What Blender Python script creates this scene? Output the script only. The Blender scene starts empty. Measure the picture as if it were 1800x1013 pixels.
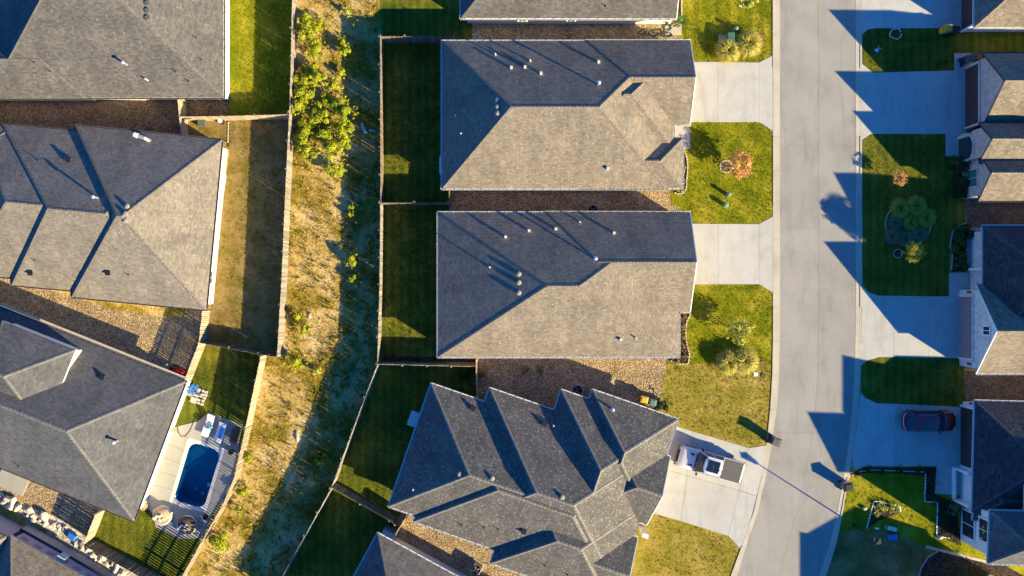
import bpy, bmesh, math, random
from mathutils import Vector, Matrix
random.seed(7)
S = bpy.context.scene
R = math.radians
C = S.collection
# ------------------------------------------------------------------ camera, sky, sun, exposure
CAMH = 72.0                      # drone height in metres; 20 photo pixels are one metre on the ground
cam = bpy.data.cameras.new('camera'); camo = bpy.data.objects.new('camera', cam); C.objects.link(camo)
camo.location = (0, 0, CAMH); camo.rotation_euler = (0, 0, 0)
cam.sensor_width = 36; cam.lens = 36 * CAMH / 90.0; cam.clip_end = 2000
S.camera = camo
ELEV = R(22.0); AZ = (0.843, -0.537)          # direction towards the sun on the ground plane
w = bpy.data.worlds.new('World'); S.world = w; w.use_nodes = True
nt = w.node_tree; bg = nt.nodes['Background']
sky = nt.nodes.new('ShaderNodeTexSky'); sky.sky_type = 'NISHITA'; sky.sun_disc = False
sky.sun_elevation = ELEV; sky.sun_rotation = math.atan2(AZ[0], AZ[1])
sky.air_density = 1.0; sky.dust_density = 0.2; sky.ozone_density = 6.0
tint = nt.nodes.new('ShaderNodeMix'); tint.data_type = 'RGBA'; tint.blend_type = 'MULTIPLY'; tint.inputs[0].default_value = 1.0
tint.inputs[7].default_value = (0.15, 1.12, 1.92, 1.0)     # deep clear-sky blue of the photograph's shade
nt.links.new(sky.outputs[0], tint.inputs[6]); nt.links.new(tint.outputs[2], bg.inputs[0]); bg.inputs[1].default_value = 0.05
sl = bpy.data.lights.new('sun', 'SUN'); so = bpy.data.objects.new('sun', sl); C.objects.link(so)
sl.energy = 5.0; sl.angle = R(0.5); sl.color = (1.0, 0.83, 0.45)
sd = Vector((AZ[0]*math.cos(ELEV), AZ[1]*math.cos(ELEV), math.sin(ELEV)))
so.rotation_euler = sd.to_track_quat('Z', 'Y').to_euler(); so.location = (60, -40, 60)
S.view_settings.view_transform = 'Standard'; S.view_settings.look = 'None'
S.view_settings.exposure = 1.55; S.view_settings.gamma = 1.0
# ------------------------------------------------------------------ helpers
def W(px, py, z=0.0):
    k = (CAMH - z) / CAMH / 20.0
    return Vector(((px - 900) * k, (506.5 - py) * k, z))
def P2(px, py, z=0.0):
    v = W(px, py, z); return (v.x, v.y)
WORLD = set()          # things whose parts are modelled in world coordinates
def link(o, parent=None):
    C.objects.link(o)
    if parent is not None:
        o.parent = parent
        if parent.name in WORLD: o.matrix_parent_inverse = Matrix.Translation(-parent.location)
    return o
def tag(o, label=None, cat=None, group=None, kind=None):
    if label: o['label'] = label
    if cat: o['category'] = cat
    if group: o['group'] = group
    if kind: o['kind'] = kind
    return o
def thing(name, label, cat, loc=(0, 0, 0), rz=0.0, group=None, world=False):
    o = bpy.data.objects.new(name, None); o.location = loc; o.rotation_euler = (0, 0, rz); o.empty_display_size = .3
    C.objects.link(o)
    if world: WORLD.add(o.name)
    return tag(o, label, cat, group)
class MB:
    """collects polygons, then becomes one mesh object"""
    def __init__(s): s.v = []; s.f = []; s.uv = {}; s.sm = False
    def poly(s, pts, uvs=None):
        i = len(s.v); s.v += [tuple(p) for p in pts]; s.f.append(tuple(range(i, i + len(pts))))
        if uvs: s.uv[len(s.f) - 1] = uvs
    def box(s, c, d, rz=0.0, taper=1.0, rx=0.0, ry=0.0):
        M = Matrix.Translation(c) @ Matrix.Rotation(rz, 4, 'Z') @ Matrix.Rotation(ry, 4, 'Y') @ Matrix.Rotation(rx, 4, 'X')
        x, y, z = d[0]/2, d[1]/2, d[2]/2; t = taper; i = len(s.v)
        for q in ((-x,-y,-z),(x,-y,-z),(x,y,-z),(-x,y,-z),(-x*t,-y*t,z),(x*t,-y*t,z),(x*t,y*t,z),(-x*t,y*t,z)):
            s.v.append(tuple(M @ Vector(q)))
        for f in ((3,2,1,0),(4,5,6,7),(0,1,5,4),(1,2,6,5),(2,3,7,6),(3,0,4,7)): s.f.append(tuple(i + k for k in f))
        return s
    def prism(s, pts, z0, z1, inset=0.0):
        n = len(pts); a = sum(pts[k][0]*pts[(k+1)%n][1] - pts[(k+1)%n][0]*pts[k][1] for k in range(n))
        if a < 0: pts = pts[::-1]
        i = len(s.v); s.v += [(p[0], p[1], z0) for p in pts]; s.v += [(p[0], p[1], z1) for p in pts]
        s.f.append(tuple(i + n + k for k in range(n))); s.f.append(tuple(i + n - 1 - k for k in range(n)))
        for k in range(n): s.f.append((i + k, i + (k+1) % n, i + n + (k+1) % n, i + n + k))
        return s
    def tube(s, pts, r, n=6, r1=None, cap=True):
        pts = [Vector(p) for p in pts]; rings = []
        for k, p in enumerate(pts):
            d = (pts[min(k+1, len(pts)-1)] - pts[max(k-1, 0)]).normalized()
            a = d.cross(Vector((0, 0, 1)) if abs(d.z) < .95 else Vector((1, 0, 0))).normalized(); b = d.cross(a)
            rr = r if r1 is None else r + (r1 - r) * k / (len(pts) - 1)
            i = len(s.v); rings.append(i)
            for q in range(n):
                t = 2*math.pi*q/n; s.v.append(tuple(p + a*math.cos(t)*rr + b*math.sin(t)*rr))
        for k in range(len(rings)-1):
            for q in range(n):
                s.f.append((rings[k]+q, rings[k]+(q+1)%n, rings[k+1]+(q+1)%n, rings[k+1]+q))
        if cap:
            s.f.append(tuple(rings[0]+q for q in range(n))[::-1]); s.f.append(tuple(rings[-1]+q for q in range(n)))
        return s
    def lathe(s, prof, c=(0, 0, 0), n=14, closed=True):
        rings = []
        for r, z in prof:
            rings.append(len(s.v))
            for q in range(n):
                t = 2*math.pi*q/n; s.v.append((c[0]+r*math.cos(t), c[1]+r*math.sin(t), c[2]+z))
        for k in range(len(rings)-1):
            for q in range(n): s.f.append((rings[k]+q, rings[k]+(q+1)%n, rings[k+1]+(q+1)%n, rings[k+1]+q))
        if closed:
            s.f.append(tuple(rings[0]+q for q in range(n))[::-1]); s.f.append(tuple(rings[-1]+q for q in range(n)))
        return s
    def mesh(s, name, mat):
        m = bpy.data.meshes.new(name); m.from_pydata(s.v, [], s.f); m.materials.append(M[mat] if isinstance(mat, str) else mat)
        if s.uv:
            l = m.uv_layers.new(name='UVMap')
            for fi, uvs in s.uv.items():
                for k, li in enumerate(m.polygons[fi].loop_indices): l.data[li].uv = uvs[k]
        if s.sm:
            for p in m.polygons: p.use_smooth = True
        m.update(); return m
    def build(s, name, mat, parent=None):
        return link(bpy.data.objects.new(name, s.mesh(name, mat)), parent)
def bevel(o, wd=.02, seg=2):
    b = o.modifiers.new('bevel', 'BEVEL'); b.width = wd; b.segments = seg; b.limit_method = 'ANGLE'; return o
# ------------------------------------------------------------------ materials
M = {}
def nmat(name, rough=.9, spec=.2):
    m = bpy.data.materials.new(name); m.use_nodes = True; t = m.node_tree; p = t.nodes['Principled BSDF']
    p.inputs['Roughness'].default_value = rough; p.inputs['Specular IOR Level'].default_value = spec
    M[name] = m; return m, t, p
def N(t, typ, **kw):
    n = t.nodes.new(typ)
    for k, v in kw.items():
        if k in n.inputs.keys(): n.inputs[k].default_value = v
        else: setattr(n, k, v)
    return n
def ramp(t, fac, stops):
    r = t.nodes.new('ShaderNodeValToRGB'); e = r.color_ramp.elements
    while len(e) < len(stops): e.new(.5)
    for k, (p, c) in enumerate(stops): e[k].position = p; e[k].color = tuple(c) + (1,)
    t.links.new(fac, r.inputs[0]); return r.outputs[0]
def noise(t, scale, detail=4, vec=None, rough=.55, dist=0.0):
    n = N(t, 'ShaderNodeTexNoise', Scale=scale, Detail=detail, Roughness=rough, Distortion=dist)
    if vec is None:
        g = t.nodes.get('geo') or t.nodes.new('ShaderNodeNewGeometry'); g.name = 'geo'; vec = g.outputs['Position']
    t.links.new(vec, n.inputs['Vector']); return n.outputs['Fac']
def mix(t, a, b, f, mode='MIX'):
    n = t.nodes.new('ShaderNodeMix'); n.data_type = 'RGBA'; n.blend_type = mode
    for s, i in ((f, 0), (a, 6), (b, 7)):
        if isinstance(s, (int, float)): n.inputs[i].default_value = s
        elif isinstance(s, tuple): n.inputs[i].default_value = s + (1,)
        else: t.links.new(s, n.inputs[i])
    return n.outputs[2]
def bump(t, p, h, strength=.3, dist=.02, prev=None):
    b = N(t, 'ShaderNodeBump', Strength=strength, Distance=dist); t.links.new(h, b.inputs['Height'])
    if prev: t.links.new(prev, b.inputs['Normal'])
    t.links.new(b.outputs[0], p.inputs['Normal']); return b.outputs[0]
def plain(name, col, rough=.6, spec=.3, metal=0, var=.12, sc=3.0):
    m, t, p = nmat(name, rough, spec); p.inputs['Metallic'].default_value = metal
    f = noise(t, sc, 5); c0 = tuple(x*(1-var) for x in col); c1 = tuple(min(1, x*(1+var)) for x in col)
    t.links.new(ramp(t, f, [(.3, c0), (.7, c1)]), p.inputs['Base Color']); return m
def ground_mat(name, stops, sc=.6, fine=9.0, fstops=None, bs=.6, bd=.05, bscale=14.0, stripe=None):
    m, t, p = nmat(name, 1.0, .05)
    c = ramp(t, noise(t, sc, 6, rough=.62, dist=.3), stops)
    if fstops: c = mix(t, c, ramp(t, noise(t, fine, 5, rough=.7), fstops), 1.0, 'MULTIPLY')
    if stripe:
        g = t.nodes['geo']; wv = N(t, 'ShaderNodeTexWave', Scale=stripe, Distortion=1.6, Detail=2); wv.bands_direction = 'X'
        t.links.new(g.outputs['Position'], wv.inputs['Vector'])
        c = mix(t, c, ramp(t, wv.outputs['Fac'], [(.2, (.8, .84, .8)), (.8, (1.1, 1.08, 1.05))]), 1.0, 'MULTIPLY')
    t.links.new(c, p.inputs['Base Color'])
    b = bump(t, p, noise(t, bscale, 4, rough=.75), bs, bd)
    bump(t, p, noise(t, 3.0, 3), bs*.6, bd*2.2, b); return m
FV = [(.25, (.55, .55, .52)), (.5, (1, 1, 1)), (.78, (1.5, 1.42, 1.25))]
ground_mat('lawn_green', [(.3, (.075, .11, .005)), (.5, (.18, .185, .008)), (.7, (.34, .28, .028))], .5, 7, FV)
ground_mat('lawn_striped', [(.3, (.09, .12, .006)), (.5, (.19, .19, .009)), (.7, (.35, .285, .03))], .5, 7, FV, stripe=.33)
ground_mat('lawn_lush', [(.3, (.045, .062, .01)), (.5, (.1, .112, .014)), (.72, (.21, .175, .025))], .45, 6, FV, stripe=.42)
ground_mat('lawn_dry', [(.22, (.13, .125, .012)), (.45, (.24, .2, .03)), (.7, (.38, .28, .075))], .45, 8, FV)
ground_mat('lawn_parched', [(.25, (.09, .085, .014)), (.42, (.16, .12, .032)), (.6, (.26, .175, .07)), (.8, (.18, .12, .05))], .8, 8, FV)
ground_mat('wild_ground', [(.3, (.1, .1, .01)), (.42, (.25, .18, .028)), (.53, (.47, .33, .12)), (.7, (.66, .5, .25))], .28, 6, FV, 1.0, .09, 9)
ground_mat('lawn_shade_brown', [(.25, (.08, .08, .02)), (.5, (.17, .14, .05)), (.75, (.34, .25, .13))], .4, 6, FV, 1.0, .09, 9)
def gravel_mat(name, cols, sc=11.0):
    m, t, p = nmat(name, .95, .1); g = t.nodes.new('ShaderNodeNewGeometry'); g.name = 'geo'
    v = N(t, 'ShaderNodeTexVoronoi', Scale=sc); t.links.new(g.outputs['Position'], v.inputs['Vector'])
    sep = t.nodes.new('ShaderNodeSeparateColor'); t.links.new(v.outputs['Color'], sep.inputs[0])
    c = ramp(t, sep.outputs[0], [(0, cols[0]), (.5, cols[1]), (1, cols[2])])
    c = mix(t, c, ramp(t, noise(t, .7, 5), [(.3, (.72, .72, .72)), (.7, (1.2, 1.2, 1.2))]), 1.0, 'MULTIPLY')
    t.links.new(c, p.inputs['Base Color']); inv = N(t, 'ShaderNodeMath', operation='MULTIPLY'); inv.inputs[1].default_value = -1
    t.links.new(v.outputs['Distance'], inv.inputs[0]); bump(t, p, inv.outputs[0], 1.0, .06); return m
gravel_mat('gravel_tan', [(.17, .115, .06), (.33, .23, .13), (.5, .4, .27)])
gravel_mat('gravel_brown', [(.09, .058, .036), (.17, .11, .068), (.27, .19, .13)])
gravel_mat('mulch', [(.02, .014, .012), (.045, .03, .024), (.09, .06, .05)], 9)
def concrete(name, col, stain=.2, sc=.8):
    m, t, p = nmat(name, .85, .25)
    c = ramp(t, noise(t, sc, 7, rough=.65), [(.25, tuple(x*(1-stain) for x in col)), (.55, col), (.8, tuple(x*(1+stain*.35) for x in col))])
    c = mix(t, c, ramp(t, noise(t, 30, 3), [(.3, (.93, .93, .93)), (.7, (1.05, 1.05, 1.05))]), 1.0, 'MULTIPLY')
    g = t.nodes['geo']; v = N(t, 'ShaderNodeTexNoise', Scale=1.0, Detail=6, Roughness=.7, Distortion=.6)
    mp = N(t, 'ShaderNodeMapping'); mp.inputs['Scale'].default_value = (.9, .18, 1); t.links.new(g.outputs['Position'], mp.inputs[0]); t.links.new(mp.outputs[0], v.inputs['Vector'])
    c = mix(t, c, ramp(t, v.outputs['Fac'], [(.32, (.86, .85, .83)), (.5, (1, 1, 1))]), 1.0, 'MULTIPLY')
    oi = t.nodes.new('ShaderNodeObjectInfo')
    c = mix(t, c, ramp(t, oi.outputs['Random'], [(0, (.95, .95, .95)), (1, (1.03, 1.03, 1.03))]), 1.0, 'MULTIPLY')
    t.links.new(c, p.inputs['Base Color']); bump(t, p, noise(t, 40, 3), .15, .01); return m
concrete('drive_concrete', (.435, .427, .41), .15)
concrete('road_concrete', (.295, .281, .266), .22, .35)
concrete('kerb_concrete', (.47, .425, .345), .16)
concrete('patio_concrete', (.35, .335, .3), .1)
concrete('grey_slab', (.34, .33, .32), .2)
def shingle(name, c0, c1, hi, hifrac=.12, contrast=1.0):
    m, t, p = nmat(name, .95, .15); uv = t.nodes.new('ShaderNodeUVMap'); uv.uv_map = 'UVMap'
    g = t.nodes.new('ShaderNodeNewGeometry'); g.name = 'geo'
    def bricks(wd, rh, off):
        b = N(t, 'ShaderNodeTexBrick', Scale=1.0); b.offset = off
        b.inputs['Brick Width'].default_value = wd; b.inputs['Row Height'].default_value = rh; b.inputs['Mortar Size'].default_value = .004
        b.inputs['Color1'].default_value = (0, 0, 0, 1); b.inputs['Color2'].default_value = (1, 1, 1, 1); b.inputs['Mortar'].default_value = (.2, .2, .2, 1)
        t.links.new(uv.outputs[0], b.inputs['Vector']); return b
    b1 = bricks(.30, .15, .37); sep = t.nodes.new('ShaderNodeSeparateColor'); t.links.new(b1.outputs['Color'], sep.inputs[0])
    c = ramp(t, sep.outputs[0], [(0, tuple(x*.9 for x in c0)), (1, tuple(x*1.06 for x in c1))])
    def dots(sx, sy, cut, rad):
        mp = N(t, 'ShaderNodeMapping'); mp.inputs['Scale'].default_value = (1/sx, 1/sy, 1); t.links.new(uv.outputs[0], mp.inputs[0])
        v = N(t, 'ShaderNodeTexVoronoi', Scale=1.0, Randomness=.75); t.links.new(mp.outputs[0], v.inputs['Vector'])
        s2 = t.nodes.new('ShaderNodeSeparateColor'); t.links.new(v.outputs['Color'], s2.inputs[0])
        d = ramp(t, v.outputs['Distance'], [(rad*.75, (1, 1, 1)), (rad, (0, 0, 0))]); k = ramp(t, s2.outputs[0], [(cut, (0, 0, 0)), (min(.99, cut+.2), (1, 1, 1))])
        return mix(t, d, k, 1.0, 'MULTIPLY')
    c = mix(t, c, hi, dots(.27, .22, 1 - hifrac*2.2, .40))
    c = mix(t, c, tuple(x*.85 for x in c0), dots(.39, .31, .6, .36))
    c = mix(t, c, ramp(t, noise(t, .45, 6, rough=.6), [(.3, (.8, .81, .82)), (.7, (1.16, 1.13, 1.1))]), 1.0, 'MULTIPLY')
    c = mix(t, c, ramp(t, noise(t, 7, 4, rough=.7), [(.3, (.84, .84, .84)), (.7, (1.16, 1.16, 1.16))]), 1.0, 'MULTIPLY')
    mp2 = N(t, 'ShaderNodeMapping'); mp2.inputs['Scale'].default_value = (1.3, .11, 1); t.links.new(uv.outputs[0], mp2.inputs[0])
    c = mix(t, c, ramp(t, noise(t, 1.0, 6, mp2.outputs[0], .65, .4), [(.3, (.84, .845, .86)), (.5, (1, 1, 1)), (.72, (1.09, 1.08, 1.06))]), 1.0, 'MULTIPLY')
    t.links.new(c, p.inputs['Base Color'])
    bump(t, p, noise(t, 9, 4, rough=.7), .6, .014); return m
shingle('shingle_tan', (.178, .150, .122), (.215, .182, .148), (.265, .226, .185), .25)
shingle('shingle_speckled', (.096, .09, .087), (.12, .113, .108), (.195, .184, .17), .4)
shingle('shingle_brown', (.175, .153, .132), (.212, .186, .16), (.265, .232, .2), .2)
shingle('shingle_grey', (.096, .09, .09), (.128, .121, .12), (.18, .168, .163), .12)
shingle('shingle_slate', (.086, .087, .096), (.108, .109, .119), (.138, .138, .146), .1)
shingle('shingle_sand', (.16, .135, .11), (.215, .183, .15), (.28, .24, .2), .15)
shingle('shingle_dark', (.04, .042, .05), (.062, .063, .072), (.11, .105, .105), .1)
for n_, c_ in (('cap_tan', (.185, .157, .128)), ('cap_speckled', (.19, .175, .155)), ('cap_brown', (.165, .145, .125)), ('cap_grey', (.125, .116, .108)),
               ('cap_slate', (.145, .14, .138)), ('cap_sand', (.23, .19, .14)), ('cap_dark', (.08, .078, .083))): plain(n_, c_, .95, .1, var=.3, sc=4)
plain('white_paint', (.78, .77, .74), .5); plain('cream_paint', (.62, .55, .42), .6); plain('dark_trim', (.035, .035, .038), .5)
plain('gutter_white', (.55, .55, .55), .4, .5); plain('gutter_brown', (.10, .085, .07), .45, .5); plain('gutter_tan', (.42, .36, .27), .45, .5)
plain('garage_brown', (.06, .038, .035), .5); plain('garage_taupe', (.24, .2, .2), .5); plain('house_wrap', (.46, .4, .44), .7, var=.06)
plain('stucco_white', (.72, .70, .66), .9, var=.05); plain('stucco_grey', (.42, .4, .4), .9)
plain('black_metal', (.015, .015, .017), .4, .5); plain('grey_metal', (.3, .3, .31), .4, .5, .7); plain('galv_metal', (.55, .55, .56), .35, .5, .6)
plain('black_plastic', (.018, .018, .02), .45, .4); plain('grey_cover', (.105, .1, .097), .75, .2, var=.07); plain('green_box', (.05, .13, .09), .55)
plain('green_cap', (.16, .25, .19), .6); plain('yellow_plastic', (.55, .34, .04), .5); plain('blue_plastic', (.02, .16, .55), .45); plain('teal_plastic', (.1, .19, .17), .5)
plain('red_plastic', (.55, .012, .01), .35, .5); plain('red_print', (.5, .03, .06), .7); plain('fabric_tan', (.42, .31, .2), .95); plain('fabric_pale', (.6, .55, .46), .95)
plain('fabric_brown', (.1, .07, .05), .95); plain('wicker_white', (.66, .63, .58), .8); plain('hose_green', (.05, .06, .045), .5); plain('copper_lid', (.22, .1, .055), .7)
plain('rubber', (.012, .012, .012), .8); plain('stone_white', (.46, .42, .36), .95, var=.25, sc=2.5); plain('stone_tan', (.4, .32, .23), .95, var=.3, sc=5)
plain('edging_stone', (.5, .43, .32), .95, var=.25, sc=5); plain('bark', (.1, .075, .05), .95); plain('straw_blade', (.42, .32, .13), .9, var=.3, sc=2)
plain('pool_tile', (.03, .2, .34), .4, var=.25, sc=6); plain('coping', (.62, .6, .56), .7); plain('steel', (.6, .6, .62), .25, .5, .9)
def leafm(name, cols, sc=2.2, trans=.25):
    m, t, p = nmat(name, .6, .25); oi = t.nodes.new('ShaderNodeObjectInfo')
    c = ramp(t, noise(t, sc, 5, rough=.75), [(.28, cols[0]), (.5, cols[1]), (.72, cols[2])]); t.links.new(c, p.inputs['Base Color'])
    tr = t.nodes.new('ShaderNodeBsdfTranslucent'); t.links.new(c, tr.inputs[0]); mx = t.nodes.new('ShaderNodeMixShader'); mx.inputs[0].default_value = trans
    t.links.new(p.outputs[0], mx.inputs[1]); t.links.new(tr.outputs[0], mx.inputs[2]); t.links.new(mx.outputs[0], t.nodes['Material Output'].inputs[0]); return m
leafm('leaf_bright', [(.15, .19, .008), (.34, .37, .014), (.56, .54, .03)])
leafm('leaf_dark', [(.014, .03, .007), (.03, .055, .012), (.055, .085, .02)])
leafm('leaf_weed', [(.11, .105, .008), (.22, .18, .014), (.36, .27, .03)])
leafm('leaf_orange', [(.42, .19, .05), (.64, .34, .12), (.8, .54, .26)], 5)
leafm('leaf_yellow', [(.3, .24, .02), (.48, .4, .035), (.6, .52, .1)], 5)
leafm('leaf_lime', [(.16, .2, .02), (.42, .43, .06), (.72, .68, .22)], 5)
leafm('leaf_plume', [(.22, .21, .03), (.46, .4, .07), (.7, .58, .2)], 6)
leafm('leaf_bluegreen', [(.08, .11, .05), (.15, .19, .09), (.24, .28, .14)], 5)
leafm('leaf_olive', [(.2, .19, .02), (.36, .33, .035), (.52, .45, .07)], 5)
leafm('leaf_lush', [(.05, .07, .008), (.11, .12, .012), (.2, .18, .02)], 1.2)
leafm('leaf_green', [(.03, .075, .012), (.06, .13, .02), (.11, .19, .035)], 4)
leafm('dry_grass', [(.19, .16, .018), (.42, .3, .06), (.62, .46, .15)], 1.5)
leafm('flower_mix', [(.1, .03, .02), (.28, .2, .06), (.5, .2, .12)], 9)
def wood(name, col, var=.35):
    m, t, p = nmat(name, .9, .15); oi = t.nodes.new('ShaderNodeObjectInfo')
    c = ramp(t, oi.outputs['Random'], [(0, tuple(x*(1-var) for x in col)), (1, tuple(x*(1+var*.6) for x in col))])
    c = mix(t, c, ramp(t, noise(t, 6, 5), [(.3, (.75, .75, .75)), (.7, (1.2, 1.2, 1.2))]), 1.0, 'MULTIPLY'); t.links.new(c, p.inputs['Base Color'])
wood('fence_grey', (.27, .235, .2)); wood('fence_tan', (.4, .32, .235), .25); wood('fence_brown', (.2, .155, .115))
wood('fence_post', (.3, .26, .2)); wood('fence_pale', (.55, .47, .38), .2)
def brickm(name, c1, c2, mortar):
    m, t, p = nmat(name, .9, .15); uv = t.nodes.new('ShaderNodeUVMap'); uv.uv_map = 'UVMap'
    b = N(t, 'ShaderNodeTexBrick', Scale=1.0); b.inputs['Brick Width'].default_value = .24; b.inputs['Row Height'].default_value = .085; b.inputs['Mortar Size'].default_value = .012
    b.inputs['Color1'].default_value = c1 + (1,); b.inputs['Color2'].default_value = c2 + (1,); b.inputs['Mortar'].default_value = mortar + (1,)
    t.links.new(uv.outputs[0], b.inputs['Vector']); c = mix(t, b.outputs['Color'], ramp(t, noise(t, 2.5, 6), [(.3, (.8, .8, .8)), (.7, (1.2, 1.2, 1.2))]), 1.0, 'MULTIPLY')
    t.links.new(c, p.inputs['Base Color']); inv = N(t, 'ShaderNodeMath', operation='MULTIPLY'); inv.inputs[1].default_value = -1; t.links.new(b.outputs['Fac'], inv.inputs[0])
    bump(t, p, inv.outputs[0], .7, .015)
brickm('brick_grey', (.32, .26, .24), (.5, .43, .39), (.5, .46, .42))
brickm('brick_white', (.55, .53, .5), (.7, .68, .64), (.62, .6, .57))
brickm('brick_tan', (.4, .3, .22), (.55, .44, .33), (.55, .48, .4))
def glassy(name, col, rough=.05):
    m, t, p = nmat(name, rough, .35); p.inputs['Base Color'].default_value = col + (1,); return m
glassy('window_glass', (.02, .04, .05)); glassy('window_teal', (.03, .16, .14)); glassy('car_glass', (.012, .03, .07), .15); glassy('panel_glass', (.01, .02, .045), .08)
def paint(name, col):
    m, t, p = nmat(name, .32, .5); p.inputs['Base Color'].default_value = col + (1,); p.inputs['Coat Weight'].default_value = .8; p.inputs['Coat Roughness'].default_value = .06
    bump(t, p, noise(t, 1.5, 2), .03, .02)
paint('paint_white', (.56, .57, .59)); paint('paint_maroon', (.16, .008, .014)); paint('lamp_red', (.5, .02, .015))
m, t, p = nmat('pool_water', .05, .5)
tr = N(t, 'ShaderNodeBsdfTransparent'); tr.inputs[0].default_value = (.25, .58, .74, 1); gl = N(t, 'ShaderNodeBsdfGlossy'); gl.inputs['Roughness'].default_value = .04
fr = N(t, 'ShaderNodeFresnel', IOR=1.33); mx = t.nodes.new('ShaderNodeMixShader')
bp = N(t, 'ShaderNodeBump', Strength=.35, Distance=.03); t.links.new(noise(t, 5, 3, dist=.8), bp.inputs['Height']); t.links.new(bp.outputs[0], gl.inputs['Normal']); t.links.new(bp.outputs[0], fr.inputs['Normal'])
mx.inputs[0].default_value = .05; t.links.new(tr.outputs[0], mx.inputs[1]); t.links.new(gl.outputs[0], mx.inputs[2]); t.links.new(mx.outputs[0], t.nodes['Material Output'].inputs[0])
# ------------------------------------------------------------------ ground sheets
def sheet(name, pts, z, mat, kind='structure', raw=False):
    o = MB(); o.poly([(p[0], p[1], z) if raw else tuple(W(*p)[:2]) + (z,) for p in pts]); m = o.mesh(name, mat)
    if m.polygons[0].normal.z < 0: m.flip_normals()
    ob = link(bpy.data.objects.new(name, m)); tag(ob, kind=kind); return ob
POOLQ = [(331, 770), (395, 789), (362, 902), (298, 883)]         # hole for the pool (bounding quad)
g = MB(); q = [W(*p) for p in POOLQ]; big = [(-300, 300), (300, 300), (300, -300), (-300, -300)]
for k in range(4):
    a, b = big[k], big[(k+1) % 4]; c, d = q[(k+1) % 4], q[k]
    g.poly([(d.x, d.y, 0), (c.x, c.y, 0), (b[0], b[1], 0), (a[0], a[1], 0)])
tag(g.build('ground', 'wild_ground'), kind='structure')
# gravel between the houses
sheet('gravel_bed', [(-300, 165), (405, 165), (405, 212), (328, 212), (334, 250), (-300, 240)], .008, 'gravel_brown')
sheet('gravel_bed', [(-300, 420), (30, 492), (200, 545), (300, 560), (375, 535), (360, 605), (326, 680), (180, 640), (-300, 470)], .008, 'gravel_tan')
sheet('gravel_bed', [(790, 325), (1178, 325), (1178, 362), (1194, 362), (1194, 380), (790, 380)], .008, 'gravel_tan')
sheet('gravel_bed', [(838, 620), (1172, 620), (1172, 640), (1160, 715), (1120, 745), (838, 700)], .008, 'gravel_tan')
sheet('gravel_bed', [(800, 35), (1196, 35), (1196, 80), (790, 80)], .008, 'gravel_tan')
sheet('gravel_bed', [(700, 900), (960, 995), (960, 1030), (830, 1030), (690, 935)], .008, 'gravel_tan')
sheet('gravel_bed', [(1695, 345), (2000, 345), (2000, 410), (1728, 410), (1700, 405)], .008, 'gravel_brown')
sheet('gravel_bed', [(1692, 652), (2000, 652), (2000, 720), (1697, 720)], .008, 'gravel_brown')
sheet('gravel_bed', [(-100, 790), (0, 822), (180, 900), (160, 952), (60, 890), (-100, 810)], .008, 'gravel_tan')
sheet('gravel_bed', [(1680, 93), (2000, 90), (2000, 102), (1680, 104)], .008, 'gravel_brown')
# lawns
L = .014
sheet('lawn', [(403, -100), (520, -100), (519, 205), (403, 210)], L, 'lawn_green')
sheet('lawn', [(334, 212), (518, 211), (505, 490), (496, 622), (463, 622), (365, 600), (372, 540), (405, 250), (334, 250)], L, 'lawn_parched')
sheet('lawn', [(365, 602), (466, 622), (442, 745), (427, 747), (368, 725), (347, 741), (303, 752), (335, 672)], L, 'lawn_lush')
sheet('lawn', [(180, 898), (240, 870), (262, 890), (269, 905), (274, 927), (316, 947), (353, 947), (330, 1013), (262, 1013), (160, 952)], L, 'lawn_lush')
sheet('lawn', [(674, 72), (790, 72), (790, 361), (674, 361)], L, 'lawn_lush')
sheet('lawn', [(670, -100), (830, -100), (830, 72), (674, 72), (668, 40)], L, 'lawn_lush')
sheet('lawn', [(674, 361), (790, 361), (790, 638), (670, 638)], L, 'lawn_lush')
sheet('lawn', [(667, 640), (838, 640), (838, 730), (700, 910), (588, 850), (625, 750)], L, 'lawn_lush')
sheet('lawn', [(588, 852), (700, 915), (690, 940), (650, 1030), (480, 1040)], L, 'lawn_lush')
sheet('lawn', [(1196, -100), (1359, -100), (1359, 98), (1335, 110), (1205, 110), (1194, 80)], L, 'lawn_striped')
sheet('lawn', [(1180, 214), (1335, 214), (1359, 230), (1359, 380), (1334, 394), (1194, 394), (1194, 362), (1180, 362)], L, 'lawn_green')
sheet('lawn', [(1180, 500), (1335, 500), (1359, 514), (1358, 640), (1172, 640), (1180, 560)], L, 'lawn_green')
sheet('lawn', [(1172, 640), (1358, 640), (1354, 715), (1348, 783), (1317, 788), (1150, 745), (1160, 700)], L, 'lawn_dry')
sheet('lawn', [(1155, 902), (1280, 942), (1301, 966), (1284, 1016), (1260, 1100), (1080, 1100), (1120, 930)], L, 'lawn_dry')
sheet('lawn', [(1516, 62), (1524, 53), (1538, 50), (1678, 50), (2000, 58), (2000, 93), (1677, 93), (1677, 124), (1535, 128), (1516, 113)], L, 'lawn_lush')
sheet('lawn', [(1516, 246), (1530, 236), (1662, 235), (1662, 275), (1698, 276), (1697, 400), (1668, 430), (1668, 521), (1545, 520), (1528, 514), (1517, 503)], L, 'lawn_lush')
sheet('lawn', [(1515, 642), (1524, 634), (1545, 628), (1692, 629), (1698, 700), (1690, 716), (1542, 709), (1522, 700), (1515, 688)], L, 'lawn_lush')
sheet('lawn', [(1490, 850), (1502, 828), (1520, 820), (1646, 820), (1646, 865), (1680, 880), (1740, 985), (1800, 985), (1980, 1060), (1980, 1120), (1400, 1120), (1452, 1013), (1473, 950), (1484, 890)], L, 'lawn_green')
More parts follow.
